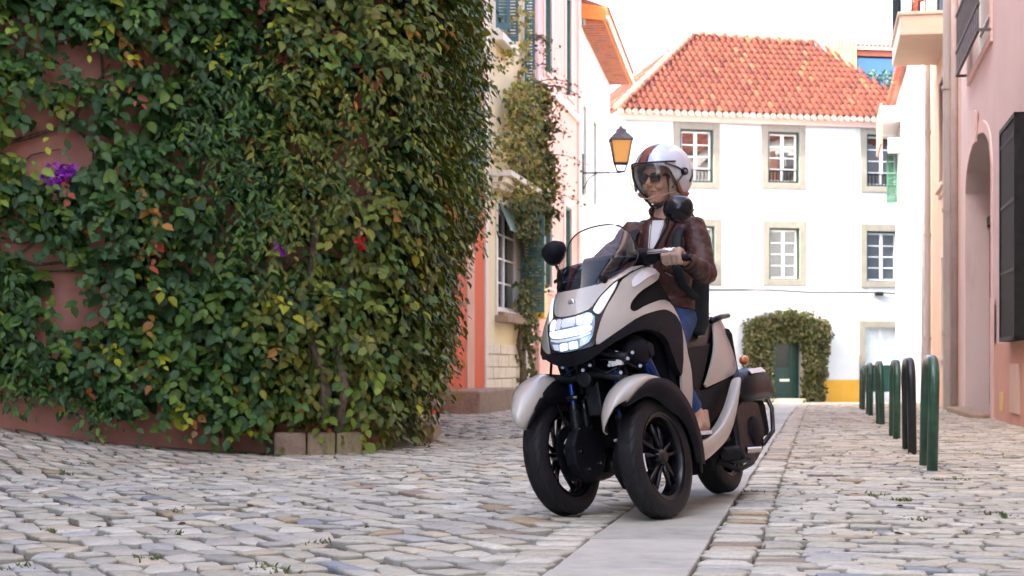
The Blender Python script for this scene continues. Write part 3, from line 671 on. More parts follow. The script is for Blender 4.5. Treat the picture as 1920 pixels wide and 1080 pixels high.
# ---- ivy arch round the green door
def door_arch():
    h = empty('climbing_plant', tuple(WFR(WFR.at(1400), .4, -.4)), label='olive green climber trained as an arch round the dark green door', cat='climbing plant'); loc = Vector(h.location)
    k = 54 / 3290; Z = lambda y: .65 + (690 - y) * k * 1.0
    P = []; Nn = []
    while len(P) < 6500:
        px = random.uniform(1385, 1556); py = random.uniform(580, 758); e = 6 * noise.noise(Vector((px * .06, py * .06, 0)))
        if 1443 < px < 1499 and py > 641: continue
        if py < 583 + 24 * ((px - 1470) / 85) ** 2 + e * 1.6: continue
        if px < 1392 + e + 16 * max(0, (py - 700) / 58) + (10 if py < 600 else 0): continue
        if px > 1550 + e - 10 * max(0, (py - 640) / 100): continue
        if px < 1441 and py > 690 and random.random() < .35: continue
        d = random.uniform(.02, .5) ** .8 * (.8 + .4 * noise.noise(Vector((px * .03, py * .03, 4))))
        P.append(tuple(WFR(WFR.at(px), d, Z(py)))); Nn.append(d)
    P = np.array(P); n = len(P); nv = np.array(WFR.n)
    Dr = rng.normal(0, .6, (n, 3)) + nv * .5 + np.array([0, 0, -.35]); Nm = rng.normal(0, .5, (n, 3)) + nv + np.array([0, 0, .6])
    G = np.array([(.09, .085, .03), (.12, .11, .035), (.07, .08, .025), (.15, .12, .05), (.06, .075, .02)])
    col = G[rng.integers(0, 5, n)] * rng.normal(1, .18, (n, 1)).clip(.5, 1.6)
    T, C = leaf_batch(P - np.array(loc), Dr, Nm, rng.uniform(.06, .13, n), col); me = batch('foliage', T, LF); tinted(me, C.reshape(-1, 3)); tag(link_mesh('foliage', me, MAT['leafdry'], h), kind='stuff')
    mb = MB()
    for px in (1412, 1420, 1528, 1535):
        pts = [WFR(WFR.at(px + random.uniform(-6, 6) + (4 * math.sin(z))), .12 + .05 * math.sin(z * 2), z) - loc for z in np.arange(-.45, 2.3, .3)]; mb.tube(pts, .025, 6)
    mb.build('stem', MAT['bark'], h, smooth=True)
door_arch()
#%%PART2
# ------------------------------------------------------------------ left side of the street
def LX(Y): return -5.56 + SL * Y
def left_street():
    # ivy-covered house: coral walls, orange-red end wall beside the yellow house
    h = empty('coral_house', (0, 0, 0), label='coral plastered house whose front wall is overgrown with ivy', cat='house')
    fp = [(-9, 10.45), (-1.15, 13.9), (-1.13, 24.5), (-.485, 28.99), (-9, 31)]
    mb = MB(); mb.prism(fp, -1, 17, axis='z'); mb.build('wall', MAT['pink_ivy'], h)
    fr = Fr((-1.13, 24.5), (-.485, 28.99), 1); L = fr.len
    zt = .65 + (690 - 284) * 28 / 3290; a, b = fr.at(870), fr.at(884)
    mb = MB(); fbox(mb, fr, .0, a, .0, .03, -.5, zt); fbox(mb, fr, b, L - .01, .0, .03, -.5, zt); mb.build('painted_panel', MAT['orange_wall'], h)
    mb = MB(); fbox(mb, fr, a + .01, b - .01, .0, .055, -.5, zt); mb.build('pilaster_strip', MAT['peach'], h)
    mb = MB(); fbox(mb, fr, 0, L - .01, .0, .04, zt + .003, 13.9); mb.build('upper_panel', MAT['peach'], h)
    mb = MB(); fbox(mb, fr, .4, fr.at(903), .06, .62, -.3, .33); st = mb.build('door_step', MAT['oldstone'], h, bevel=.03)
    # yellow house
    h = empty('yellow_house', (0, 0, 0), label='pale yellow house with green shuttered windows and a stone base', cat='house')
    fr = Fr((LX(29), 29), (LX(33.3), 33.3), 1); L = fr.len; U = fr.at
    w1 = (U(931), U(974), 1.66, 3.5); w2 = (U(926), U(949), 6.45, 8.3); w3 = (U(978), U(984.5), 5.75, 8.3)
    wl = wall('wall', fr, 0, L, -1, 9.2, [w1, w2], MAT['yellow'], h)
    mb = MB(); fbox(mb, fr, -.02, .22, .0, .06, -.5, 9.2); mb.build('pilaster', MAT['cream'], h, bevel=.01)
    mb = MB(); fbox(mb, fr, L - .5, L - .02, .0, .05, -.5, 9.2); mb.build('pilaster', MAT['cream'], h, bevel=.01)
    window(h, fr, *w1, d=-.10, rows=4, sashes=2, fw=.06, surround=MAT['cream'], sw=.14, sill=False)
    window(h, fr, *w2, d=-.12, rows=4, sashes=2, fw=.05, surround=MAT['cream'], sw=.14)
    # hood over the lower window
    mb = MB(); zc = 3.86
    for k, (d, z0, z1) in enumerate(((.16, zc - .16, zc - .06), (.26, zc - .058, zc + .04), (.36, zc + .042, zc + .14))): fbox(mb, fr, U(921) + .05 - .03 * k, U(981) - .05 + .03 * k, .0, d, z0, z1)
    mb.build('window_hood', MAT['cream'], h, bevel=.012)
    mb = MB(); fbox(mb, fr, U(928), U(978), .0, .22, 1.44, 1.56); fbox(mb, fr, U(930), U(976), 0, .14, 1.56, 1.62); mb.build('window_sill', MAT['oldstone'], h, bevel=.01)
    louvre_shutter(h, fr, 0, 0, 1.68, 3.48, .02, MAT['shut'], swing=(U(973.5), 78, .44))
    louvre_shutter(h, fr, 0, 0, 1.68, 3.48, .02, MAT['shut'], swing=(U(975), 88, .44))
    # top-hung louvre pushed out
    a, b = U(932), U(972); f2 = lambda u, d, z: fr(u, .03 + z * .45, 3.48 - z + d)
    mb = MB(); mb.box(a, b, 0, .03, 0, .05, M=f2); mb.box(a, b, 0, .03, .40, .45, M=f2); mb.box(a, a + .05, 0, .03, .05, .40, M=f2); mb.box(b - .05, b, 0, .03, .05, .40, M=f2)
    for i in range(6): mb.box(a + .05, b - .05, 0, .02, .07 + i * .055, .11 + i * .055, M=f2)
    mb.build('shutter', MAT['shut'], h)
    louvre_shutter(h, fr, 0, 0, 6.45, 8.3, .02, MAT['blueg'], swing=(U(927), 72, .24)); louvre_shutter(h, fr, 0, 0, 6.45, 8.3, .02, MAT['blueg'], swing=(U(949), 80, .20))
    louvre_shutter(h, fr, 0, 0, 5.8, 8.3, .04, MAT['blueg'], swing=(U(979), 80, .20))
    mb = MB(); fbox(mb, fr, U(922), U(953), 0, .2, 6.22, 6.36); mb.build('window_sill', MAT['cream'], h, bevel=.01)
    # rough stone base, block by block
    r = random.Random(3); z = -.12; row = 0
    while z < 1.02:
        hh = r.uniform(.17, .24); u = .24 - (row % 2) * .0; c = 0
        while u < L - .55:
            l = r.uniform(.35, .7); u1 = min(u + l, L - .5)
            mb = MB(); fbox(mb, fr, u + .006, u1 - .006, 0, .035 + r.uniform(0, .02), z + .006, z + hh - .006); mb.build('stone_block', MAT['ystone'], wl, bevel=.012); u = u1
        z += hh; row += 1
    # salmon-pink house
    h = empty('salmon_house', (0, 0, 0), label='salmon pink house between the yellow house and the white one with the orange eave', cat='house')
    fr = Fr((LX(33.3), 33.3), (LX(40.6), 40.6), 1); L = fr.len; U = fr.at; G = []
    for a, b, c, d in ((1020, 1033, 6.62, 8.9), (1060, 1070, 6.62, 8.9), (1016, 1033, 2.3, 4.2), (1058, 1070, 2.3, 4.2)): G.append((U(a), U(b), c, d))
    wall('wall', fr, 0, L, -1, 9.6, G, MAT['pinkl'], h)
    for g in G: window(h, fr, *g, d=-.12, rows=4, sashes=2, surround=MAT['pinktrim'], sw=.16, frame=MAT['cream'], casing=MAT['shut'], pane=MAT['paneo'])
    mb = MB(); fbox(mb, fr, .02, L - .02, 0, .07, 6.28, 6.44); mb.build('string_course', MAT['pinktrim'], h, bevel=.01)
    mb = MB(); fbox(mb, fr, .0, .35, .0, .06, -.5, 9.6); mb.build('pilaster', MAT['cream'], h, bevel=.01)
    mb = MB(); fbox(mb, fr, L - .3, L + .02, .0, .06, -.5, 9.6); mb.build('pilaster', MAT['pinktrim'], h, bevel=.01)
    mb = MB(); mb.tube([fr(.75, .09, -.2), fr(.75, .09, 9.4)], .05, 8); mb.build('drainpipe', MAT['pinktrim'], h, smooth=True)
    t = empty('wall_box', tuple(fr(.55, .0, 1.6)), label='bright yellow box fixed low on the salmon house wall, beside the climbing vine', cat='box'); f0 = fr(.55, 0, 1.6)
    mb = MB(); mb.box(-.22, .22, 0, .3, 0, .62, M=lambda a, b, c: fr(.55 + a, b, 1.6 + c) - f0); mb.build('body', MAT['yellowp'], t, bevel=.03)
    mb = MB(); mb.box(-.24, .24, 0, .33, .622, .66, M=lambda a, b, c: fr(.55 + a, b, 1.6 + c) - f0); mb.build('lid', MAT['yellowp'], t, bevel=.01)
    # white house with the orange eave
    h = empty('eaved_house', (0, 0, 0), label='white house on the left with a deep orange painted eave', cat='house')
    a = Vector((LX(40.6), 40.61)); fr = Fr(a, (a.x + .134 * 9.2, a.y + 9.2), 1); L = fr.len; U = fr.at; G = []
    for a, b in ((1091, 1098), (1110, 1117)): G.append((U(a), U(b), 4.75, 6.9)); G.append((U(a), U(b), 1.2, 3.2))
    wall('wall', fr, 0, L, -1.2, 8.75, G, MAT['whiteb'], h)
    for g in G: window(h, fr, *g, d=-.12, rows=4, sashes=2, surround=MAT['cream'], sw=.16, pane=MAT['pane'])
    mb = MB(); mb.add([fr(-.02, 0, 8.75), fr(-.02, .62, 8.68), fr(-.02, .66, 8.98), fr(-.02, 0, 9.1), fr(L + .1, 0, 8.75), fr(L + .1, .62, 8.68), fr(L + .1, .66, 8.98), fr(L + .1, 0, 9.1)],
               [(0, 1, 2, 3), (7, 6, 5, 4), (0, 4, 5, 1), (1, 5, 6, 2), (2, 6, 7, 3)]); mb.build('eave', MAT['orangewood'], h)
    mb = MB()
    for i in range(30): u = .1 + i * .3; fbox(mb, fr, u, u + .12, .02, .56, 8.62, 8.70)
    mb.build('eave_rafters', MAT['captile'], h)
    mb = MB(); mb.tube([fr(-.1, .68, 8.72), fr(L + .1, .68, 8.72)], .05, 8); mb.build('gutter', MAT['cream'], h, smooth=True)
    gable_roof(h, fr, 0, L, 8.98, 6, 1.4, over=.7, tiles=False)
    mb = MB(); mb.tube([fr(.1, .1, 8.6), fr(.1, .1, 9.6), fr(.1, .0, 10.2)], .05, 8); mb.build('vent_pipe', MAT['zinc'], h, smooth=True)
    # street lantern on a bracket
    Yb = 41.3; f0 = fr(U(1090), 0, 0)
    k = 41.3 / 3290; zt = .65 + (690 - 238) * k; zb = .65 + (690 - 325) * k
    arm = .93; loc = f0 + fr.n * arm + Vector((0, 0, zb))
    t = empty('street_lantern', tuple(loc), label='old street lantern with amber glass on an iron wall bracket', cat='street lamp')
    H = zt - zb
    mb = MB(); q = [(.13, .10), (.235, .74)]                # glass body
    def ring(r, z): return [Vector((r * math.cos(R(45 + 90 * i)), r * math.sin(R(45 + 90 * i)), z)) * 1 for i in range(4)]
    s = 1.25
    mb.grid([ring(.17 * s, .20 * H), ring(.27 * s, .68 * H)], True); mb.build('glass', MAT['lampglass'], t)
    mb = MB()
    for i in range(4): mb.tube([ring(.175 * s, .19 * H)[i], ring(.278 * s, .69 * H)[i]], .018, 5)
    for r_, z in ((.175 * s, .19 * H), (.278 * s, .69 * H)):
        rr = ring(r_, z)
        for i in range(4): mb.tube([rr[i], rr[(i + 1) % 4]], .02, 5)
    mb.build('cage', MAT['iron'], t)
    mb = MB(); mb.grid([ring(.32 * s, .69 * H), ring(.30 * s, .73 * H), ring(.17 * s, .84 * H), ring(.14 * s, .86 * H), ring(.13 * s, .92 * H), ring(.02, .95 * H)], True)
    mb.lathe([(.001, 1.0 * H), (.05, .99 * H), (.03, .96 * H), (.07, .95 * H), (.03, .93 * H)], 10, 'z'); mb.build('hood', MAT['lanternhood'], t)
    mb = MB()
    for i in range(4): mb.tube([ring(.17 * s, .19 * H)[i], ring(.10 * s, .02 * H)[i]], .014, 5)
    rr = ring(.10 * s, .02 * H)
    for i in range(4): mb.tube([rr[i], rr[(i + 1) % 4]], .014, 5)
    mb.build('cradle', MAT['iron'], t)
    mb = MB(); n = fr.n; mb.tube([Vector((0, 0, 0)) + n * .0, -n * (arm - .02)], .022, 6); mb.tube([-n * (arm - .03) + Vector((0, 0, -.5)), -n * (arm - .03) + Vector((0, 0, .45))], .03, 6)
    mb.tube([-n * .55, -n * .75 + Vector((0, 0, -.12)), -n * (arm - .05) + Vector((0, 0, -.38))], .014, 6); mb.build('bracket', MAT['iron'], t)
MAT['lanternhood'] = noisy('lantern_patina', [(.06, .05, .045), (.13, .11, .10)], 8, .5, .3, 40, metal=.3)
left_street()

# ------------------------------------------------------------------ right side of the street
def right_street():
    def F_(y0, y1): return Fr((wline(y0), y0), (wline(y1), y1), -1)
    # dusty pink house
    h = empty('dusty_pink_house', (0, 0, 0), label='dusty pink house with arched carriage doorway and black window grille on the right', cat='house')
    fr = F_(-6, 27.7); L = fr.len; U = fr.at
    kk = math.sqrt(1 + SL * SL); gw = (24.65 * kk + .08, 26.25 * kk - .08, .97, 3.34); ar = (U(1860), U(1812), -.3, 3.9, .36); up = (U(1860), U(1818), 4.95, 7.3)
    more = [(4, 5.1, 1, 3), (9, 10.1, 1, 3), (14, 15.1, 1, 3), (4, 5.1, 4.8, 6.8), (9, 10.1, 4.8, 6.8), (14, 15.1, 4.8, 6.8)]
    wall('wall', fr, 0, L, -1.2, 9.6, [gw, ar, up] + more, MAT['pinkr'], h, depth=7)
    for m in more: window(h, fr, *m, d=-.14, rows=4, sashes=2, surround=MAT['pinktrim'], sw=.16)
    # arch spandrels
    a, b = ar[0], ar[1]; c = (a + b) / 2; hw = (b - a) / 2; mb = MB(); n = 16; rise = .62
    for d in (0.0, -.36):
        top = [fr(a + (b - a) * i / n, d, 3.9) for i in range(n + 1)]; bt = [fr(a + (b - a) * i / n, d, 3.9 - rise + rise * math.sqrt(max(0, 1 - ((i / n - .5) * 2) ** 2)) - .004) for i in range(n + 1)]
        mb.grid([top, bt])
    b0 = [fr(a + (b - a) * i / n, 0, 3.9 - rise + rise * math.sqrt(max(0, 1 - ((i / n - .5) * 2) ** 2)) - .004) for i in range(n + 1)]
    b1 = [p - fr.n * .36 for p in b0]; mb.grid([b0, b1]); mb.build('arch_spandrel', MAT['pinkr'], h, fix=False)
    mb = MB(); sw = .17                     # pale band round the arch
    o = [fr(a - sw, .02, -.3)] + [fr(c + (i / n - .5) * 2 * (hw + sw), .02, 3.9 - rise + (rise + sw) * math.sqrt(max(0, 1 - ((i / n - .5) * 2) ** 2))) for i in range(n + 1)] + [fr(b + sw, .02, -.3)]
    i_ = [fr(a - .003, .02, -.3)] + [fr(c + (i / n - .5) * 2 * (hw + .003), .02, 3.9 - rise + rise * math.sqrt(max(0, 1 - ((i / n - .5) * 2) ** 2))) for i in range(n + 1)] + [fr(b + .003, .02, -.3)]
    mb.grid([o, i_]); mb.grid([[p - fr.n * .02 for p in o], o]); mb.grid([i_, [p - fr.n * .02 for p in i_]]); mb.build('arch_band', MAT['pinktrim'], h, fix=False)
    mb = MB(); fbox(mb, fr, c - .12, c + .12, .021, .06, 3.8, 4.25); mb.build('keystone', MAT['pinktrim'], h, bevel=.01)
    dr = MB(); fbox(dr, fr, a, b, -.42, -.36, -.3, 3.9); dr = dr.build('carriage_door', MAT['doordark'], h)
    mb = MB()
    for k in range(8):
        u = a + (b - a) * (k + .06) / 8; fbox(mb, fr, u, u + (b - a) / 8 * .88, -.359, -.335, .1, 2.7)
    fbox(mb, fr, a, b, -.359, -.30, 2.78, 2.92); mb.build('door_boards', MAT['doordark'], dr)
    mb = MB(); fbox(mb, fr, a - .25, b + .2, .0, .28, -.3, .06); mb.build('threshold', MAT['oldstone'], h, bevel=.02)
    # window behind the heavy grille
    window(h, fr, *gw, d=-.2, rows=3, sashes=2, frame=MAT['doordark'])
    mb = MB(); u0, u1, z0, z1 = gw[0] - .05, gw[1] + .06, gw[2] - .02, gw[3] + .04
    for q in ((u0, u1, .10, .15, z1 - .05, z1), (u0, u1, .10, .15, z0, z0 + .05), (u0, u0 + .05, .10, .15, z0, z1), (u1 - .05, u1, .10, .15, z0, z1), (u0, u1, .10, .14, z0 + .75, z0 + .79), (u0, u1, .10, .14, z0 + 1.5, z0 + 1.54), (u0, u1, .10, .14, z0 + 2.2, z0 + 2.24),
              (u1 - .04, u1, .0, .10, z0, z1), (u0, u0 + .04, 0, .10, z0, z1), (u0, u1, 0, .1, z1 - .02, z1), (u0, u1, 0, .1, z0, z0 + .02)): fbox(mb, fr, *q)
    n = 22
    for k in range(n): u = u0 + (u1 - u0) * (k + .5) / n; fbox(mb, fr, u - .022, u + .022, .105, .135, z0, z1)
    mb.build('window_grille', MAT['iron'], h)
    # upper window with projecting railing
    window(h, fr, *up, d=-.15, rows=4, sashes=2, surround=MAT['pinktrim'], sw=.12, sill=False)
    mb = MB(); u0, u1 = up[0] - .1, up[1] + .1
    for z in (4.98, 5.32, 5.86): fbox(mb, fr, u0, u1, .16, .20, z, z + .035)
    for k in range(22): u = u0 + (u1 - u0) * (k + .5) / 22; fbox(mb, fr, u - .02, u + .02, .165, .19, 4.98, 5.88)
    for k in range(11): u = u0 + (u1 - u0) * (k + .5) / 11; mb.box(u - .08, u + .08, .168, .188, 5.05, 5.3, M=fr)
    for z in (4.98, 5.86):
        for u in (u0, u1): fbox(mb, fr, u - .02, u + .02, 0, .18, z, z + .035)
    mb.build('window_railing', MAT['rail'], h)
    # dado, meter door, vent
    zd = .65 + 48 * 21.0 / 3290 + .02
    mb = MB(); fbox(mb, fr, 0, a - .22, 0, .025, -.8, .95); mb.build('dado', MAT['dado'], h)
    mb = MB(); fbox(mb, fr, a - .58, a - .24, .026, .05, -.5, 1.55); mb.build('pilaster', MAT['pinktrim'], h, bevel=.01)
    um = (U(1901), U(1918)); z0 = .65 - 75 * 20 / 3290
    mb = MB(); fbox(mb, fr, um[1] , um[0] , .026, .05, .14, .70) if um[1] < um[0] else fbox(mb, fr, um[0], um[1], .026, .05, .14, .70); md = mb.build('meter_door', MAT['dado2'], h, bevel=.008)
    v = sorted((U(1881), U(1887))); mb = MB(); fbox(mb, fr, v[0], v[1], .026, .045, .13, .36); mb.build('vent_cover', MAT['ochreb'], h, bevel=.006)
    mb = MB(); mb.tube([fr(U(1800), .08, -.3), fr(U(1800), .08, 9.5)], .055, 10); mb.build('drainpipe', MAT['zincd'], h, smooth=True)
    gable_roof(h, fr, 0, L, 9.6, 7, 2.4, over=.3)
    # apricot house
    h = empty('apricot_house', (0, 0, 0), label='apricot house between the dusty pink house and the whitewashed one, with balcony and drainpipes', cat='house')
    fr = F_(27.71, 35); L = fr.len; U = fr.at
    g1 = (U(1775), U(1763), 3.92, 5.85); g2 = (U(1777), U(1768), .86, 2.62)
    wall('wall', fr, 0, L, -1.2, 9.2, [g1, g2], MAT['peachr'], h, depth=7)
    for g in (g1, g2): window(h, fr, *g, d=-.16, rows=4, sashes=2, surround=MAT['peachtrim'], sw=.18, frame=MAT['doordark'], pane=MAT['paneo'])
    for px, r_ in ((1792, .085), (1751, .06)):
        mb = MB(); mb.tube([fr(U(px), .12, -.3), fr(U(px), .12, 9.0)], r_, 10)
        for z in (1.2, 3.2, 5.2, 7.2): mb.tube([fr(U(px), .12, z), fr(U(px), .12, z + .06)], r_ * 1.25, 10)
        mb.build('drainpipe', MAT['zinc'], h, smooth=40)
    # balcony
    u0, u1 = U(1779), U(1756); z0 = 6.40
    mb = MB(); fbox(mb, fr, u0, u1, 0, .82, z0, z0 + .34); fbox(mb, fr, u0 - .03, u1 + .03, 0, .86, z0 + .342, z0 + .40); bal = mb.build('balcony', MAT['peachtrim'], h, bevel=.01)
    mb = MB(); zt = z0 + 1.35
    for k in range(8): d = .05 + .77 * k / 7; fbox(mb, fr, u0, u0 + .02, d, d + .02, z0 + .4, zt)
    for k in range(26): u = u0 + (u1 - u0) * k / 25; fbox(mb, fr, u - .01, u + .01, .80, .82, z0 + .4, zt)
    fbox(mb, fr, u0 - .01, u1, .79, .83, zt, zt + .04); fbox(mb, fr, u0 - .01, u0 + .03, 0, .83, zt, zt + .04)
    for k in range(4): mb.lathe([(.07, z0 + .7), (.09, z0 + .75), (.07, z0 + .8)], 8, 'z', c=tuple(fr(u0, .15 + .2 * k, 0)), closed=True)
    mb.build('balcony_railing', MAT['iron'], bal)
    gb = (U(1779) + .4, U(1756) - .6, 6.85, 9.0)
    mb = MB(); fbox(mb, fr, gb[0], gb[1], .0, .04, gb[2], gb[3]); mb.build('balcony_door', MAT['doordark'], h)
    gable_roof(h, fr, 0, L, 9.2, 7, 2.2, over=.3)
    # whitewashed house at the far end of the row
    h = empty('whitewashed_house', (0, 0, 0), label='whitewashed house at the far end of the right-hand row, next to the apricot one', cat='house')
    fr = F_(35.01, 51); L = fr.len; U = fr.at
    wall('wall', fr, 0, L, -1.6, 8.3, [], MAT['whiteb'], h, depth=7)
    mb = MB(); u = U(1717); mb.tube([fr(u, .12, -.3), fr(u, .12, 7.9)], .07, 10); mb.lathe([(.07, 7.8), (.12, 7.9), (.16, 8.15), (.16, 8.2)], 10, 'z', c=tuple(fr(u, .15, 0)))
    for z in (1, 3, 5, 7): mb.tube([fr(u, .12, z), fr(u, .12, z + .06)], .09, 10)
    mb.build('drainpipe', MAT['zincw'], h, smooth=40)
    mb = MB(); u = U(1741); mb.tube([fr(u, .1, -.3), fr(u, .1, 8.1)], .05, 10); mb.build('drainpipe', MAT['zincw'], h, smooth=True)
    gable_roof(h, fr, 0, L, 8.3, 7, 2.0, over=.16, tiles=True)
    # small projecting canopy with orange fascia, and a green shutter, near the far corner
    u0, u1 = L - 3.6, L - .2
    mb = MB(); fbox(mb, fr, u0, u1, 0, .5, 7.35, 7.75); mb.build('canopy', MAT['whiteb'], h, bevel=.01)
    mb = MB(); fbox(mb, fr, u0 + .1, u1 - .1, .502, .56, 6.75, 7.85); mb.build('canopy_fascia', MAT['captile'], h)
    mb = MB(); fbox(mb, fr, u0 + .1, u0 + .4, .0, .35, 6.5, 6.9); mb.build('corbel', MAT['zinc'], h, bevel=.01)
    louvre_shutter(h, fr, 0, 0, 5.3, 6.7, .02, MAT['greenb'], swing=(L - 1.6, 85, .30))
    mb = MB(); mb.tube([fr(L - 12 + i * .8, .03, 7.0 - .0 * i) for i in range(15)], .012, 5); mb.build('cable', MAT['zinc'], h)
MAT['doordark'] = noisy('dark_door_paint', [(.02, .03, .028), (.035, .05, .045)], 3, .6, .2, 30)
MAT['rail'] = noisy('grey_brown_iron', [(.09, .075, .07), (.15, .12, .11)], 10, .6, .2, 50)
MAT['dado2'] = noisy('peach_metal_door', [(.66, .45, .33), (.72, .50, .38)], 3, .6, .2, 50)
MAT['zincd'] = noisy('brown_pipe_paint', [(.40, .32, .28), (.46, .38, .34)], 3, .6, .2, 50)  # grey-brown paint of the slim drainpipe
MAT['zincw'] = noisy('pale_pipe_paint', [(.58, .58, .57), (.66, .66, .65)], 3, .6, .2, 50)
MAT['peachtrim'] = noisy('pale_apricot_trim', [(.76, .60, .47), (.80, .66, .53)], 1.4, .85, .15, 30)
right_street()

def shading_house():                            # unseen tall house, added to shade this end of the street
    for x0, x1, y0, y1, H, lab, m in ((-16, -6.2, -24, 10.3, 17, 'unseen tall pale house added left of the street to shade the foreground', 'white'),):
        h = empty('shade_house', (0, 0, 0), label=lab, cat='house')
        fr = Fr((x1, y0), (x1, y1), 1); L = fr.len; G = [(2 + 4.4 * i, 3.1 + 4.4 * i, 1 + 3.4 * k, 3.1 + 3.4 * k) for i in range(7) for k in range(4)]
        wall('wall', fr, 0, L, -1, H, G, MAT[m], h, depth=9.5)
        for g in G: window(h, fr, *g, rows=3, sashes=2, surround=MAT['cream'], sw=.15)
        gable_roof(h, fr, 0, L, H, 9.5, 2.6, tiles=False)
shading_house()

def bollards():
    labs = ['nearest green hoop bollard to the camera, with scuffed bright green paint', 'second hoop bollard from the camera, looking nearly black', 'third green hoop bollard from the camera',
            'fourth green hoop bollard from the camera', 'fifth green hoop bollard from the camera, next to last in the row', 'farthest hoop bollard in the row, small and pale']
    src = None; rr_ = (1.2, -.8, .6, -1.5, .4, 1.0)
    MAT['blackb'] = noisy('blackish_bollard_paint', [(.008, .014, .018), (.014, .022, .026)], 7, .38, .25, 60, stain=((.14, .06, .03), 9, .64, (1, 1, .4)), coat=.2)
    for i, Yc in enumerate((11.26, 13.6, 16.3, 20.0, 24.4, 28.6)):
        Xc = .70 + SL * Yc
        t = empty('hoop_bollard', (Xc, Yc, gh(Xc, Yc)), (0, 0, math.atan2(1, SL * .85)), label=labs[i], cat='bollard', group='hoop bollards along the pavement')
        if src is None:
            w2, hh, rr = .29, .70, .16; pts = [(-w2, 0, -.05), (-w2, 0, hh - rr)]
            pts += [(-w2 + rr - rr * math.cos(a), 0, hh - rr + rr * math.sin(a)) for a in np.linspace(.2, math.pi / 2, 6)]
            pts += [(-p[0], 0, p[2]) for p in pts[::-1]]
            mb = MB(); mb.tube(pts, .034, 14); me = mb.mesh('hoop'); me.polygons.foreach_set('use_smooth', [True] * len(me.polygons)); me.materials.append(MAT['greenb'])
            mb = MB()
            mb.lathe([(.036, .05), (.05, .03), (.056, .0), (.056, -.03)], 14, 'z')
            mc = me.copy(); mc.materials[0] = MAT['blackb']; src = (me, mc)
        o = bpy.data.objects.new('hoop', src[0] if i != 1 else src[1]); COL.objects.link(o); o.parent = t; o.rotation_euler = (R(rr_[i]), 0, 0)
bollards()

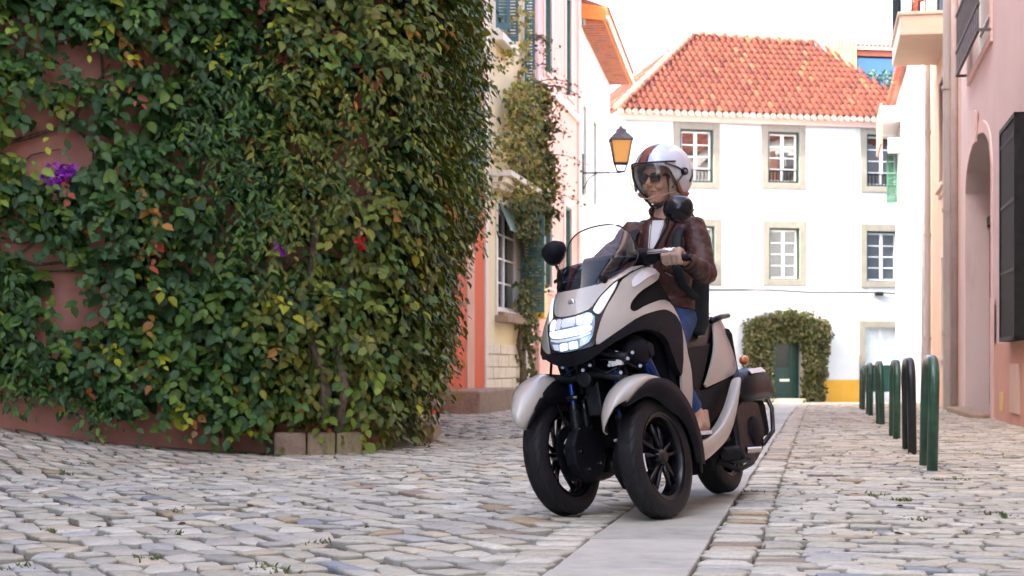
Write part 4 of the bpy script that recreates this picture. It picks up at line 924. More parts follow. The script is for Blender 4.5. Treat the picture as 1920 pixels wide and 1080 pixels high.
# ------------------------------------------------------------------ planted wall
W1 = Fr((-9, 10.45), (-1.15, 13.9), 1)
def ivy():
    root = empty('climbing_ivy', (-2.6, 13.1, 0), label='thick dark green ivy and bougainvillea hanging over the coral wall', cat='climbing plant'); O = Vector(root.location)
    Lw = W1.len; n1 = W1.n; n2 = Vector((1, 0, 0)); u1 = W1.u; C0 = Vector((-1.15, 13.9, 0)); u2 = Vector((0, 1, 0))
    def base(s):
        a = min(max((s + .5) / 1.0, 0), 1); a = a * a * (3 - 2 * a); nn = (n1 * (1 - a) + n2 * a).normalized()
        return (C0 + u1 * s if s < 0 else C0 + u2 * s), nn
    HT = ([0, .3, .5, .8, 1.5, 1.9, 2.3, 3.0, 5], [.28, .36, .5, .60, .66, .76, .92, .88, .85])
    def thick(s, h):
        nz = noise.noise(Vector((s * 1.3, h * 1.3, 1))) * .5 + noise.noise(Vector((s * 3.2, h * 3.2, 5))) * .32
        if s > -.2: t = (1.15 + (np.interp(h, [0, .3, .5, .8, 1.5, 1.9, 2.3, 5], [790, 800, 815, 845, 850, 868, 905, 905]) - 960) / 3290 * (13.9 + max(s, 0)) - .20) * min(1, .62 + (s + .2) * .45)
        else: t = .20 + .42 * max(0, 1 + (s + .2) / 2.9) ** 1.2
        return max(t * (1 + nz * .55), .05)
    # bare patches (columns and rows of the wall, measured in metres through the facade frame)
    def W(px, y): u = W1.at(px); p = W1(u, 0, 0); return u - Lw, .65 + (690 - y) * p.y / 3290, p.y / 3290
    gaps = [W(a, b) + (c, d) for a, b, c, d in ((22, 48, 40, 34), (118, 105, 44, 48), (170, 115, 22, 38), (268, 102, 32, 38), (245, 208, 38, 32), (80, 272, 95, 50), (55, 190, 40, 40), (146, 200, 20, 30),
            (45, 458, 52, 36), (130, 548, 58, 62), (185, 435, 36, 36), (290, 10, 26, 18), (45, 782, 70, 20), (160, 800, 40, 26), (330, 830, 120, 24), (455, 838, 60, 22), (275, 742, 22, 16), (200, 760, 20, 14), (330, 300, 16, 22), (410, 400, 14, 16), (330,372,14,10), (20, 400, 40, 18))]
    def bare(s, h):
        if s > -.1: return 0
        m = 0
        for gs, gz, k, rx, ry in gaps:
            q = ((s - gs) / (rx * k * 1.05)) ** 2 + ((h - gz) / (ry * k * 1.05)) ** 2
            if q < 1.6: m = max(m, 1.25 - q)
        return m
    P, D, Nn, S, Cc, Wd = [], [], [], [], [], []
    r = random.Random(5)
    def sprig(s, h, d0, n, tone, big, fl):
        b, nn = base(s); up = Vector((0, 0, 1)); side = up.cross(nn)
        p = b + nn * d0 + up * h
        dr = (nn * r.uniform(.3, 1.0) + side * r.uniform(-.9, .9) + up * r.uniform(-.9, .35)).normalized()
        for k in range(n):
            q = p + dr * (.045 * k) + Vector((0, 0, -.003 * k * k)) + Vector((r.gauss(0, .014), r.gauss(0, .014), r.gauss(0, .014)))
            sd_ = 1 if k % 2 else -1
            ld = (dr * .5 + side * sd_ * r.uniform(.3, 1.0) + nn * r.uniform(.0, .5) + up * r.uniform(-1.1, -.1))
            P.append(q); D.append(ld); Nn.append(nn * r.uniform(.5, 1.2) + up * r.uniform(.3, 1.1) + side * r.uniform(-.5, .5))
            S.append(big * r.choice((r.uniform(.5, .9), r.uniform(.8, 1.35)))); Wd.append(fl * r.uniform(.85, 1.15))
            g = np.array(tone) * np.array([1.75, 1.55, .85]) * r.uniform(.65, 1.35); Cc.append(g)
    pal = [(.022, .060, .028), (.030, .078, .030), (.026, .066, .038), (.040, .092, .028), (.020, .050, .028), (.055, .105, .026), (.034, .074, .045)]
    palR = [tuple(1.35 * q for q in c) for c in [(.048, .072, .020), (.060, .085, .022), (.036, .062, .020), (.075, .082, .022), (.045, .060, .022)]]
    n_s = 0
    while n_s < 11500:
        s = r.uniform(-4.5, 7.5) if r.random() < .86 else r.uniform(-6.5, 10)
        if s > 1 and r.random() < .35: continue
        h = r.uniform(-.05, 5.6)
        b, nn = base(s); g = gh(b.x, b.y)
        if h < g + (.25 if -2.9 < s < .2 else .2) + .12 * noise.noise(Vector((s * 2, 3, 0))): continue
        m = bare(s, h)
        if m > 0 and r.random() < min(1, m * 2.2) * .975: continue
        if s < -2.9 and r.random() < .25: continue
        if s > 0 and h < np.interp(s, [0, 1, 3, 6], [.25, .30, .45, .6]): continue
        t = thick(s, h); lay = r.random(); d = t * (.35 + .65 * lay ** .6)
        zone = noise.noise(Vector((s * .8, h * .8, 12)))
        right = s > -1.0
        tone = r.choice(palR if (right and r.random() < .75) else pal)
        if zone > .30 and r.random() < .55: tone = (.095, .15, .03)
        q = r.random()
        if q < .018: tone = (.17, .20, .025)
        elif q < .03: tone = (.16, .085, .03)
        elif q < .036: tone = (.16, .04, .03)
        broad = noise.noise(Vector((s * .6, h * .6, 30))) > (-.25 if s > -2 else .1)
        sprig(s, h, d, r.randint(4, 8), tone, .082 if broad else .072, .92 if broad else .55); n_s += 1
    # inner layer that closes the mass where it is dense
    for _ in range(6000):
        s = r.uniform(-4.5, 8); h = r.uniform(.2, 5.5); b, nn = base(s)
        if bare(s, h) > 0: continue
        if h < gh(b.x, b.y) + .35: continue
        if s > 0 and h < .7: continue
        sprig(s, h, thick(s, h) * r.uniform(.1, .4), 5, r.choice(pal), .11, 1.1)
    P = np.array([tuple(p - O) for p in P]); D = np.array([tuple(x) for x in D]); Nn = np.array([tuple(x) for x in Nn])
    T, C = leaf_batch(P, D, Nn, np.array(S), np.array(Cc), np.array(Wd))
    # the 300 that show largest: outermost and closest to the camera, inside the picture
    Wp = P + np.array(O); vis = (np.abs(Wp[:, 0]) < .285 * Wp[:, 1]) & (Wp[:, 2] < 3.6) & (Wp[:, 2] > .2)
    score = np.where(vis, np.array(S) / np.linalg.norm(Wp, axis=1) * 130 - Wp[:, 1] * .25 , -99); sel = np.argsort(-score)[:300]
    rest = np.setdiff1d(np.arange(len(P)), sel)
    for i in sel:
        me = batch('leaf', (T[i] - P[i])[None], LF); tinted(me, C[i]); o = link_mesh('leaf', me, MAT['leaf'], root); o.location = P[i]
    me = batch('foliage', T[rest], LF); tinted(me, C[rest].reshape(-1, 3)); tag(link_mesh('foliage', me, MAT['leaf'], root), kind='stuff')
    print('ivy leaves', len(P))
    # woody stems over the bare patches and trunks rising from the kerb planters
    def stem(pts, r0, r1, wig=.03):
        n = len(pts); out = []
        for i in range(n - 1):
            for k in range(6):
                a = Vector(pts[i]).lerp(Vector(pts[i + 1]), k / 6)
                out.append(a + Vector((noise.noise(a * 2.3), noise.noise(a * 2.7 + Vector((5, 0, 0))) * .4, noise.noise(a * 2.1 + Vector((0, 7, 0))))) * wig * 2)
        out.append(Vector(pts[-1])); m = len(out); mb = MB(); mb.tube([p - O for p in out], [r0 + (r1 - r0) * i / (m - 1) for i in range(m)], 7)
        return mb.build('stem', MAT['bark'], root, smooth=True)
    def wp(px, y, d): u = W1.at(px); p = W1(u, d, 0); p.z = .65 + (690 - y) * p.y / 3290; return p
    for path, r0, r1 in (([(-40, 640, .1), (0, 250, .08), (22, 180, .08), (45, 120, .1), (60, 20, .1)], .022, .012), ([(-10, 95, .05), (60, 40, .08), (130, 20, .1)], .018, .01), ([(0, 268, .05), (60, 255, .07), (130, 235, .08), (150, 200, .1), (200, 120, .12)], .018, .009),
                         ([(60, 178, .06), (100, 195, .07), (140, 240, .08), (185, 285, .12)], .014, .009), ([(75, 88, .05), (120, 82, .07), (180, 60, .1)], .014, .008), ([(186, 60, .06), (190, 150, .06), (200, 260, .1)], .013, .008),
                         ([(0, 480, .05), (60, 500, .07), (130, 490, .08), (220, 470, .12)], .016, .008), ([(0, 444, .05), (40, 455, .07), (95, 440, .08)], .009, .006), ([(35, 478, .05), (75, 440, .06), (120, 400, .1)], .010, .006),
                         ([(60, 512, .06), (140, 508, .07), (210, 480, .1)], .010, .006), ([(30, 320, .05), (60, 290, .06), (110, 280, .08)], .008, .005), ([(240, 560, .2), (235, 480, .2), (250, 420, .25)], .012, .008), ([(470, 730, .35), (420, 690, .4), (400, 640, .4)], .014, .008),
                         ([(140, 235, .08), (155, 170, .09), (135, 120, .08)], .010, .006), ([(160, 340, .06), (172, 300, .06), (170, 240, .08)], .010, .006)):
        stem([wp(*q) for q in path], r0, r1, .02)
    stem([(-1.42, 13.35, .1), (-1.40, 13.2, .45), (-1.55, 13.3, .9), (-1.5, 13.3, 1.8)], .055, .03, .03); stem([(-1.30, 13.35, .1), (-1.25, 13.15, .4), (-1.35, 13.3, .95), (-1.1, 13.5, 2)], .04, .025, .03)
    stem([(-1.0, 15.9, .1), (-.98, 15.8, .5), (-.85, 15.9, 1.0), (-.9, 16, 2)], .05, .03, .03)
    # blossoms
    def blossom(name, px, y, d, rad, n, cols, size=.04, label=None):
        c = wp(px, y, d) - O; o = leafclump(name, [c], rad, n, size, label, None, np.array(cols), root, .8, mat=MAT['petal'], pull=.45, kind='stuff' if name in ('reddish_shoot', 'dried_flower') else None)
    blossom('bougainvillea_blossom', 92, 330, .30, .10, 80, [(.38, .05, .55), (.5, .08, .62), (.3, .03, .45)], .055, 'large purple bougainvillea blossom')
    blossom('bougainvillea_blossom', 118, 322, .30, .07, 40, [(.38, .05, .55), (.5, .08, .62)], .05)
    blossom('bougainvillea_blossom', 489, 468, .55, .05, 34, [(.5, .05, .5), (.42, .04, .55)], .045, 'small magenta bougainvillea blossom')
    blossom('red_flower', 629, 459, .62, .045, 26, [(.6, .03, .02), (.5, .02, .02)], .045); blossom('red_flower', 178, 390, .3, .03, 14, [(.5, .03, .03)], .035)
    for px, y in ((258, 462), (272, 455), (466, 412), (242, 478)): blossom('dried_flower', px, y, .4, .05, 26, [(.5, .3, .13), (.42, .2, .1)], .04)
    for px, y in ((590, 60), (500, 112), (905 - 300, 55), (520, 130)): blossom('reddish_shoot', px, y, .5, .07, 22, [(.22, .05, .03), (.16, .07, .03)], .06)
    return root
ivy()

def kerb_planters():
    def block(fr_, q, bev=.02): mb = MB(); mb.box(*q); return mb.build('stone_block', MAT['oldstone'], fr_, bevel=bev)
    t = empty('kerb_planter', (-1.45, 13.35, 0), label='nearer stone kerb planter at the foot of the ivy, before the coral wall', cat='planter'); t.rotation_euler = (0, 0, math.atan2(W1.u.y, W1.u.x) * .35)
    for a, b in ((-.36, -.12), (-.112, .10), (.108, .30)): block(t, (a, b, -.16, -.02, -.1, .165))
    block(t, (.17, .30, -.018, .42, -.1, .16)); mb = MB(); mb.box(-.42, .2, -.02, .42, -.1, .11); mb.build('soil', MAT['dirt'], t)
    t = empty('kerb_planter', (-.92, 15.9, 0), label='second low stone planter, farther along round the corner beneath the overhanging ivy', cat='planter')
    for a, b in ((-.5, -.1), (-.09, .35), (.36, .9)): block(t, (.10, .24, a, b, -.1, .15))
    block(t, (-.22, .24, -.64, -.51, -.1, .15)); mb = MB(); mb.box(-.22, .1, -.51, .9, -.1, .10); mb.build('soil', MAT['dirt'], t)
kerb_planters()

def vine():
    """loose yellow-green climber on the corner of the yellow house"""
    fr = Fr((LX(29), 29), (LX(33.3), 33.3), 1); U = fr.at
    root = empty('climbing_vine', tuple(fr(U(978), .15, gh(0, 32))), label='loose yellow green vine climbing the corner of the yellow house beside the shutters', cat='climbing plant'); O = Vector(root.location)
    k = 32.5 / 3290
    def wp(px, y, d): # measured on the wall plane of the corner, then stood off by d
        p = fr(U(985 if px > 985 else px), 0, 0); off = (px - 985) * p.y / 3290 if px > 985 else 0
        q = p + fr.n * (d + off); q.z = .65 + (690 - y) * p.y / 3290; return q
    r = random.Random(8); P, D, Nn, S, C = [], [], [], [], []
    def leafs(px, y, d, n, sp, cols, sz=.10):
        for _ in range(n):
            q = wp(px + r.gauss(0, sp), y + r.gauss(0, sp), max(.03, d + r.gauss(0, .08))); P.append(tuple(q - O)); D.append((r.gauss(0, .6) + .2, r.gauss(0, .6), -.5 + r.gauss(0, .5))); Nn.append((.6 + r.gauss(0, .5), -.6 + r.gauss(0, .5), .7)); S.append(sz * r.uniform(.6, 1.25))
            C.append(np.array(r.choice(cols)) * r.uniform(.7, 1.35))
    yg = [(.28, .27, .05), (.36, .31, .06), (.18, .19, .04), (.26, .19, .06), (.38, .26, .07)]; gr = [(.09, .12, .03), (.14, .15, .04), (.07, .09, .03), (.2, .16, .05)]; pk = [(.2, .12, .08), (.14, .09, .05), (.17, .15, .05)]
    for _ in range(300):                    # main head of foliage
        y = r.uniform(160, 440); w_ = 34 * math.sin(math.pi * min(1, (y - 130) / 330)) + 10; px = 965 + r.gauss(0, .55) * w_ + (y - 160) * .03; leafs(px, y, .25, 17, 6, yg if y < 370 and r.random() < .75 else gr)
    for _ in range(60): leafs(r.gauss(985, 12), r.uniform(230, 420), .35, 8, 4, gr)
    for _ in range(70): y = r.uniform(430, 640); leafs(975 + 10 * math.sin(y * .03) + r.gauss(0, 7), y, .2, 9, 4, gr)
    for _ in range(26): y = r.uniform(630, 735); leafs(972 + r.gauss(0, 6), y, .15, 5, 4, gr)
    for _ in range(40): y = r.uniform(0, 170); leafs(r.choice((940, 972)) + r.gauss(0, 7), y, .12, 7, 5, yg)
    twigs = []
    for a in range(26):                     # sprays reaching out to the right
        y0 = r.uniform(70, 400); x1 = r.uniform(1000, 1080); pts = [wp(975 + (x1 - 975) * t, y0 - 14 * math.sin(t * 2.4) + 22 * t * t, .2) for t in np.linspace(0, 1, 7)]; twigs.append(pts)
        for t in np.linspace(.15, 1, 9): leafs(975 + (x1 - 975) * t, y0 - 14 * math.sin(t * 2.4) + 22 * t * t, .2, 3, 3.5, pk if r.random() < .6 else gr, .07)
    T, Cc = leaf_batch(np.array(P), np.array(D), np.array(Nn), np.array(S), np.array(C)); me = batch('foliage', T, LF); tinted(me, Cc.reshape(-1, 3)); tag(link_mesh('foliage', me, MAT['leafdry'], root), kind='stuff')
    mb = MB()
    for t in twigs: mb.tube([p - O for p in t], [.012, .011, .01, .008, .006, .005, .004], 5)
    mb.build('twig', MAT['bark'], root)
    for xs in ([(968, 745), (975, 700), (962, 650), (968, 600), (975, 500), (965, 400), (962, 250)], [(983, 742), (990, 690), (978, 640), (970, 600), (985, 480), (975, 380)], [(968, 740), (972, 660), (985, 610), (978, 540)]):
        mb = MB(); mb.tube([wp(a, b, .10) - O for a, b in xs], [.05 - .005 * i for i in range(len(xs))], 7); mb.build('stem', MAT['bark'], root, smooth=True)
vine()

def weeds():
    P, D, Nn, S, C = [], [], [], [], []; r = random.Random(2)
    spots = [(70, 865, 12), (160, 885, 16), (120, 900, 10), (205, 860, 8), (300, 922, 10), (345, 960, 5), (275, 1050, 9), (325, 1004, 8), (560, 800, 6), (215, 815, 8), (415, 890, 6), (485, 905, 5), (490, 1065, 8), (1757, 902, 14), (1690, 940, 10), (1730, 980, 14), (1860, 965, 10), (1885, 970, 8), (1415, 925, 8),
             (540, 1075, 8), (30, 1070, 8), (1800, 900, 6), (1640, 930, 6), (1880, 850, 12), (1640, 1000, 5), (100, 1000, 5), (600, 1020, 6), (560, 850, 20), (640, 845, 14), (20, 850, 16)]
    for px, y, n in spots:
        Y0 = 2138 / (y - 690); X0 = (px - 960) / 3290 * Y0
        for _ in range(n * 3):
            x = X0 + r.gauss(0, .03); yy = Y0 + r.gauss(0, .05); P.append((x, yy, gh(x, yy) - .005)); a = r.uniform(0, 6.28); D.append((math.cos(a) * .8, math.sin(a) * .8, r.uniform(.5, 1.6))); Nn.append((math.cos(a + 1), math.sin(a + 1), .6)); S.append(r.uniform(.012, .036)); C.append(np.array(r.choice([(.13, .20, .05), (.18, .22, .07), (.10, .16, .05), (.24, .22, .09)])) * r.uniform(.7, 1.2))
    for _ in range(1500):                   # moss and seedlings scattered through the joints
        c = STONES[r.randrange(len(STONES))]
        if c[1] > 16: continue
        e = r.choice((-1, 1)); a = c[2]; x = c[0] + math.cos(a) * e * (c[3] / 2 + .008) ; y = c[1] + math.sin(a) * e * (c[3] / 2 + .008) + r.gauss(0, .05)
        P.append((x, y, gh(x, y) - .022)); b = r.uniform(0, 6.28); D.append((math.cos(b), math.sin(b), r.uniform(.3, 1))); Nn.append((math.cos(b + 1) * .4, math.sin(b + 1) * .4, .9)); S.append(r.uniform(.012, .032)); C.append(np.array(r.choice([(.09, .12, .03), (.12, .11, .05), (.07, .09, .03)])) * r.uniform(.6, 1.1))
    T, Cc = leaf_batch(np.array(P), np.array(D), np.array(Nn), np.array(S), np.array(C), .35); me = batch('weeds', T, LF); tinted(me, Cc.reshape(-1, 3)); tag(link_mesh('weeds', me, MAT['grass']), 'tufts of green weeds growing in the joints between the cobbles', 'weeds', kind='stuff')
    # fallen leaves
    P, D, Nn, S, C = [], [], [], [], []
    for _ in range(120):
        px, y = r.choice([(r.uniform(0, 700), r.uniform(850, 1000)), (r.uniform(1480, 1920), r.uniform(800, 1050)), (r.uniform(600, 980), r.uniform(800, 900))]); Y0 = 2138 / (y - 690); X0 = (px - 960) / 3290 * Y0
        P.append((X0, Y0, gh(X0, Y0) + .014)); a = r.uniform(0, 6.28); D.append((math.cos(a), math.sin(a), .1)); Nn.append((r.gauss(0, .2), r.gauss(0, .2), 1)); S.append(r.uniform(.02, .05)); C.append(np.array(r.choice([(.16, .08, .03), (.10, .05, .03), (.2, .14, .05), (.06, .04, .03)])))
    T, Cc = leaf_batch(np.array(P), np.array(D), np.array(Nn), np.array(S), np.array(C), .8); me = batch('fallen_leaves', T, LF); tinted(me, Cc.reshape(-1, 3)); tag(link_mesh('fallen_leaves', me, MAT['leafdry']), 'dry brown leaves scattered over the cobbles', 'leaves', kind='stuff')
weeds()
#%%PART3
# ------------------------------------------------------------------ three-wheeled scooter
LEAN = R(10); YAW = math.atan2(-.903, -.429)
SC = empty('three_wheeled_scooter', (.447, 7.56, .010), (LEAN, 0, YAW), label='greige and black three wheeled scooter leaning into a turn with its headlights on', cat='scooter')
ZF = [.15, .40, .60, .68, .74, .84, .93, 1.02, 1.10, 1.16]; XF = [-.1, .0, .15, .205, .215, .18, .11, .02, -.10, -.22]
ZW = [.15, .5, .72, .85, .95, 1.08, 1.16]; WW = [.25, .285, .285, .27, .245, .21, .17]
def surf(r, z, off=0.0):
    s = abs(r) ** (1 / .55); x = float(np.interp(z, ZF, XF)) - .2 * s; y = (1 if r >= 0 else -1) * float(np.interp(z, ZW, WW)) * (1 - math.exp(-s)) ** .55
    return Vector((x, y, z))
def sidesurf(x, z):                          # rear body: gently barrelled flank
    y = .20 - .05 * ((z - .62) / .3) ** 2 - .05 * max(0, (-x - 1.1) / .45) ** 2; return Vector((x, y, z))

def fill_poly(poly, step):
    """triangulate a 2-D polygon with inner points; returns verts, faces, boundary order"""
    n = len(poly); pts = []
    for i in range(n):
        a, b = Vector(poly[i]), Vector(poly[(i + 1) % n]); k = max(1, int((b - a).length / step))
        for j in range(k): pts.append(a.lerp(b, j / k))
    nb = len(pts); xs = [p[0] for p in pts]; ys = [p[1] for p in pts]
    def inside(p):
        c = False
        for i in range(n):
            a, b = poly[i], poly[(i + 1) % n]
            if (a[1] > p[1]) != (b[1] > p[1]) and p[0] < (b[0] - a[0]) * (p[1] - a[1]) / (b[1] - a[1]) + a[0]: c = not c
        return c
    def far(p): return all((p - q).length > step * .6 for q in pts[:nb])
    x = min(xs) + step * .5
    while x < max(xs):
        y = min(ys) + step * .5
        while y < max(ys):
            p = Vector((x, y))
            if inside(p) and far(p): pts.append(p)
            y += step
        x += step
    v, e, f, *_ = delaunay_2d_cdt(pts, [(i, (i + 1) % nb) for i in range(nb)], [], 1, 1e-5)
    f = [t for t in f if inside((sum(v[i][0] for i in t) / 3, sum(v[i][1] for i in t) / 3))]
    return v, f

def smooth_poly(poly, it=1):
    for _ in range(it):
        q = []
        for i in range(len(poly)):
            a, b = Vector(poly[i]), Vector(poly[(i + 1) % len(poly)])
            if (b - a).length < .03: q.append(a); continue
            q += [a.lerp(b, .2), a.lerp(b, .8)]
        poly = [tuple(p) for p in q]
    return poly

def panel(name, poly, mat, off=0., th=.006, step=.04, mirror=True, center=False, S=surf, parent=None, rs=.35, sm=1, bevel=.0025):
    """piece of bodywork cut from the body surface, with its own thickness, standing off by off"""
    if center: poly = poly + [(-a, b) for a, b in poly[::-1] if a > 1e-6]
    if sm: poly = smooth_poly(poly, sm)
    sc = rs if S is surf else 1.0
    v, f = fill_poly([(a * sc, b) for a, b in poly], step)
    v = [(p[0] / sc, p[1]) for p in v]; P = []
    for a, b in v:
        p = S(a, b); e = .004; da = S(a + e, b) - S(a - e, b); db = S(a, b + e) - S(a, b - e); n = da.cross(db).normalized()
        if S is surf:
            if n.dot(Vector((.5, p.y * 2, .1))) < 0: n = -n
        elif n.y < 0: n = -n
        P.append((p, n))
    nv = len(P); top = [p + n * off for p, n in P]; bot = [p + n * (off - th) for p, n in P]
    cnt = {}
    for t in f:
        for i in range(3):
            a, b = t[i], t[(i + 1) % 3]; cnt[(a, b)] = 1
    side = [(a, b) for (a, b) in cnt if (b, a) not in cnt]
    faces = [tuple(t) for t in f] + [tuple(i + nv for i in t[::-1]) for t in f] + [(b, a, a + nv, b + nv) for a, b in side]
    outs = []
    for sgn in ((1, -1) if mirror and not center else (1,)):
        mb = MB(); mb.add([(p.x, p.y * sgn, p.z) for p in top + bot], faces)
        o = mb.build(name, mat, parent or SC, smooth=35, bevel=bevel, seg=2); outs.append(o)
    return outs

def scooter():
    # dark inner shell, set in behind all the panels
    panel('inner_cowl', [(0, .99), (.6, 1.03), (1.3, 1.075), (1.62, 1.03), (1.95, .88), (1.97, .74), (1.9, .62), (1.62, .64), (1.58, .75), (1.3, .80), (1.0, .78), (.6, .74), (.3, .69), (0, .67)], MAT['inner'], off=-.016, th=.004, center=True, sm=0, bevel=0)
    panel('front_cowl', [(0, .994), (.3, 1.0), (.6, 1.048), (.9, 1.078), (1.33, 1.096), (1.25, 1.088), (1.0, 1.056), (.80, 1.022), (.68, 1.004), (.48, .948), (.34, .892), (.16, .878), (0, .876)], MAT['greige'], center=True, th=.008, step=.03)
    panel('side_cowl', [(.525, .845), (.60, .892), (.76, .965), (.83, 1.010), (1.0, 1.048), (1.25, 1.082), (1.45, 1.078), (1.58, 1.05), (1.585, 1.028), (1.50, 1.005), (1.19, .955), (1.02, .905), (.99, .872), (1.07, .858), (1.28, .888), (1.64, .922), (1.80, .905), (1.93, .83), (1.985, .733), (1.90, .60), (1.74, .50), (1.60, .42), (1.50, .33), (1.40, .36), (1.46, .46), (1.62, .56),
          (1.83, .66), (1.93, .74), (1.94, .80), (1.86, .846), (1.75, .866), (1.62, .872), (1.17, .840), (.68, .766), (.41, .724), (.42, .76)], MAT['greige'], th=.010, step=.03, sm=1)
    panel('front_lip', [(0, .712), (.17, .716), (.40, .722), (.68, .762), (1.17, .836), (1.62, .867), (1.75, .861), (1.86, .842), (1.935, .80), (1.925, .74), (1.83, .655), (1.62, .56), (1.60, .60), (1.62, .66), (1.61, .71), (1.56, .749), (1.32, .778), (1.02, .770), (.58, .718), (.31, .676), (0, .655)], MAT['black'], off=.004, center=True, th=.03, step=.03)
    # lamps: a dark surround, then lenses standing proud of it
    panel('lamp_surround', [(0, .874), (.16, .876), (.33, .889), (.47, .946), (.68, 1.002), (.80, 1.020), (.83, 1.008), (.76, .966), (.60, .893), (.525, .845), (.42, .762), (.40, .726), (.17, .717), (0, .713)], MAT['gloss'], off=-.003, center=True, th=.006, step=.03)
    panel('headlight_housing', [(0, .868), (.15, .870), (.32, .882), (.44, .848), (.36, .752), (.15, .722), (0, .718)], MAT['lampsilver'], off=.001, center=True, th=.004, step=.02)
    for pl in panel('daytime_light', [(.37, .884), (.49, .942), (.68, .994), (.775, 1.012), (.73, .972), (.58, .897), (.49, .858), (.42, .868)], MAT['lens'], off=.003, th=.005, step=.02): pass
    for pl in panel('daytime_light_strip', [(.39, .884), (.50, .936), (.67, .985), (.70, .984), (.54, .920), (.44, .872)], MAT['led'], off=.0055, th=.003, step=.02, sm=0, bevel=.0005): pass
    def cell(nm, r0, r1, z0, z1, mt, off=.005, c=.012, mir=True): panel(nm, [(r0 + c * 2, z0), (r1 - c * 2, z0), (r1, z0 + c * .5), (r1, z1 - c * .5), (r1 - c * 2, z1), (r0 + c * 2, z1), (r0, z1 - c * .5), (r0, z0 + c * .5)], MAT[mt], off=off, th=.008, step=.012, mirror=mir, sm=0, bevel=.001)
    panel('headlight_lens', [(0, .826), (.10, .826), (.115, .836), (.11, .864), (0, .864)], MAT['lens'], off=.005, center=True, th=.008, step=.012, sm=0, bevel=.001)
    cell('headlight_lens', .130, .245, .824, .868, 'lens', c=.012); panel('headlight_lens', [(.262, .822), (.365, .828), (.385, .842), (.36, .868), (.30, .872), (.262, .866)], MAT['led'], off=.005, th=.008, step=.012, sm=1, bevel=.001)
    panel('headlight_band', [(0, .782), (.20, .784), (.355, .796), (.37, .808), (.365, .822), (.2, .818), (0, .816)], MAT['led'], off=.006, center=True, th=.008, step=.015, bevel=.001)
    panel('headlight_strip', [(0, .764), (.2, .767), (.35, .780), (.352, .789), (.2, .778), (0, .776)], MAT['lens'], off=.004, center=True, th=.006, step=.015, sm=0, bevel=.001)
    cell('lower_headlight', .012, .145, .728, .758, 'led', c=.008); panel('headlight_strip', [(.17, .733), (.25, .738), (.30, .764), (.18, .758)], MAT['lens'], off=.005, th=.006, step=.015, sm=0, bevel=.001)
    panel('flank_badge', [(.93, 1.048), (1.02, 1.060), (1.04, 1.052), (.95, 1.040)], MAT['bluelens'], off=.002, th=.002, step=.02, sm=0, bevel=0)
    panel('indicator', [(1.05, .972), (1.03, 1.012), (1.16, 1.056), (1.31, 1.078), (1.46, 1.070), (1.50, 1.045), (1.36, 1.028), (1.18, .992)], MAT['lens'], off=.004, th=.007, step=.02)
    panel('intake_trim', [(1.02, .875), (1.04, .908), (1.20, .955), (1.50, 1.003), (1.585, 1.02), (1.72, .96), (1.72, .918), (1.64, .921), (1.28, .888), (1.08, .860)], MAT['gloss'], off=-.018, th=.004)
    # crest on the nose and lettering-like badge on the flank line
    p = surf(0, .935); mb = MB(); mb.lathe([(.0005, .004), (.012, .0035), (.0155, .001), (.017, -.004)], 20, 'x', c=(p.x + .001, 0, p.z)); mb.build('nose_badge', MAT['steel'], SC, smooth=True)
    # windscreen
    def wsrow(t):
        rows = []; B = [(-.27, .168, 1.085), (-.10, .142, 1.040), (.01, .078, 1.000), (.045, 0, .992)]; Tt = [(-.335, .172, 1.155), (-.325, .155, 1.235), (-.318, .098, 1.286), (-.31, 0, 1.300)]
        out = []
        for b, q in zip(B, Tt): b, q = Vector(b), Vector(q); m = b.lerp(q, t); m.x += .045 * math.sin(t * math.pi) * (1 - abs(b.y) / .25); m.y *= 1 + .10 * math.sin(t * math.pi); out.append(m)
        full = out + [Vector((m.x, -m.y, m.z)) for m in out[-2::-1]]; res = []
        for i in range(len(full) - 1):       # Catmull-Rom through the control points
            p0, p1, p2, p3 = full[max(i - 1, 0)], full[i], full[i + 1], full[min(i + 2, len(full) - 1)]
            for k in range(5):
                u = k / 5; res.append(.5 * ((2 * p1) + (p2 - p0) * u + (2 * p0 - 5 * p1 + 4 * p2 - p3) * u * u + (3 * p1 - p0 - 3 * p2 + p3) * u ** 3))
        return res + [full[-1]]
    for nm, m, t0, t1 in (('windscreen', 'screen', .40, 1.0), ('windscreen_lower', 'screend', -.02, .40)):
        mb = MB(); mb.grid([wsrow(t0 + (t1 - t0) * i / 8) for i in range(9)]); mb.build(nm, MAT[m], SC, smooth=True, fix=False)
    mb = MB(); e = wsrow(1.0); mb.tube([wsrow(i / 8)[0] for i in range(8)] + e + [wsrow(1 - i / 8)[-1] for i in range(1, 9)], .0035, 6); mb.build('windscreen_edge', MAT['gloss'], SC, smooth=True)
    mb = MB(); mb.box(-.30, -.02, -.12, .12, .95, 1.045); mb.add([(-.31, -.13, 1.10), (-.31, .13, 1.10), (-.12, .12, 1.06), (-.12, -.12, 1.06), (-.34, -.13, .95), (-.34, .13, .95)], [(0, 1, 2, 3), (0, 4, 5, 1)]); mb.build('dashboard', MAT['black'], SC, bevel=.02)
    mb = MB(); mb.add([(-.335, -.07, 1.10), (-.335, .07, 1.10), (-.29, .07, 1.165), (-.29, -.07, 1.165), (-.27, -.07, 1.08), (-.27, .07, 1.08), (-.26, .07, 1.15), (-.26, -.07, 1.15)], [(0, 1, 2, 3), (7, 6, 5, 4), (0, 4, 5, 1), (3, 2, 6, 7), (0, 3, 7, 4), (1, 5, 6, 2)]); mb.build('instrument_display', MAT['gloss'], SC, bevel=.006)
    # handlebar, grips, levers, mirrors (all turned a little to the rider's right)
    HB = empty('handlebar', (-.42, 0, 1.085), (0, R(-24), R(-18)), ); HB.parent = SC
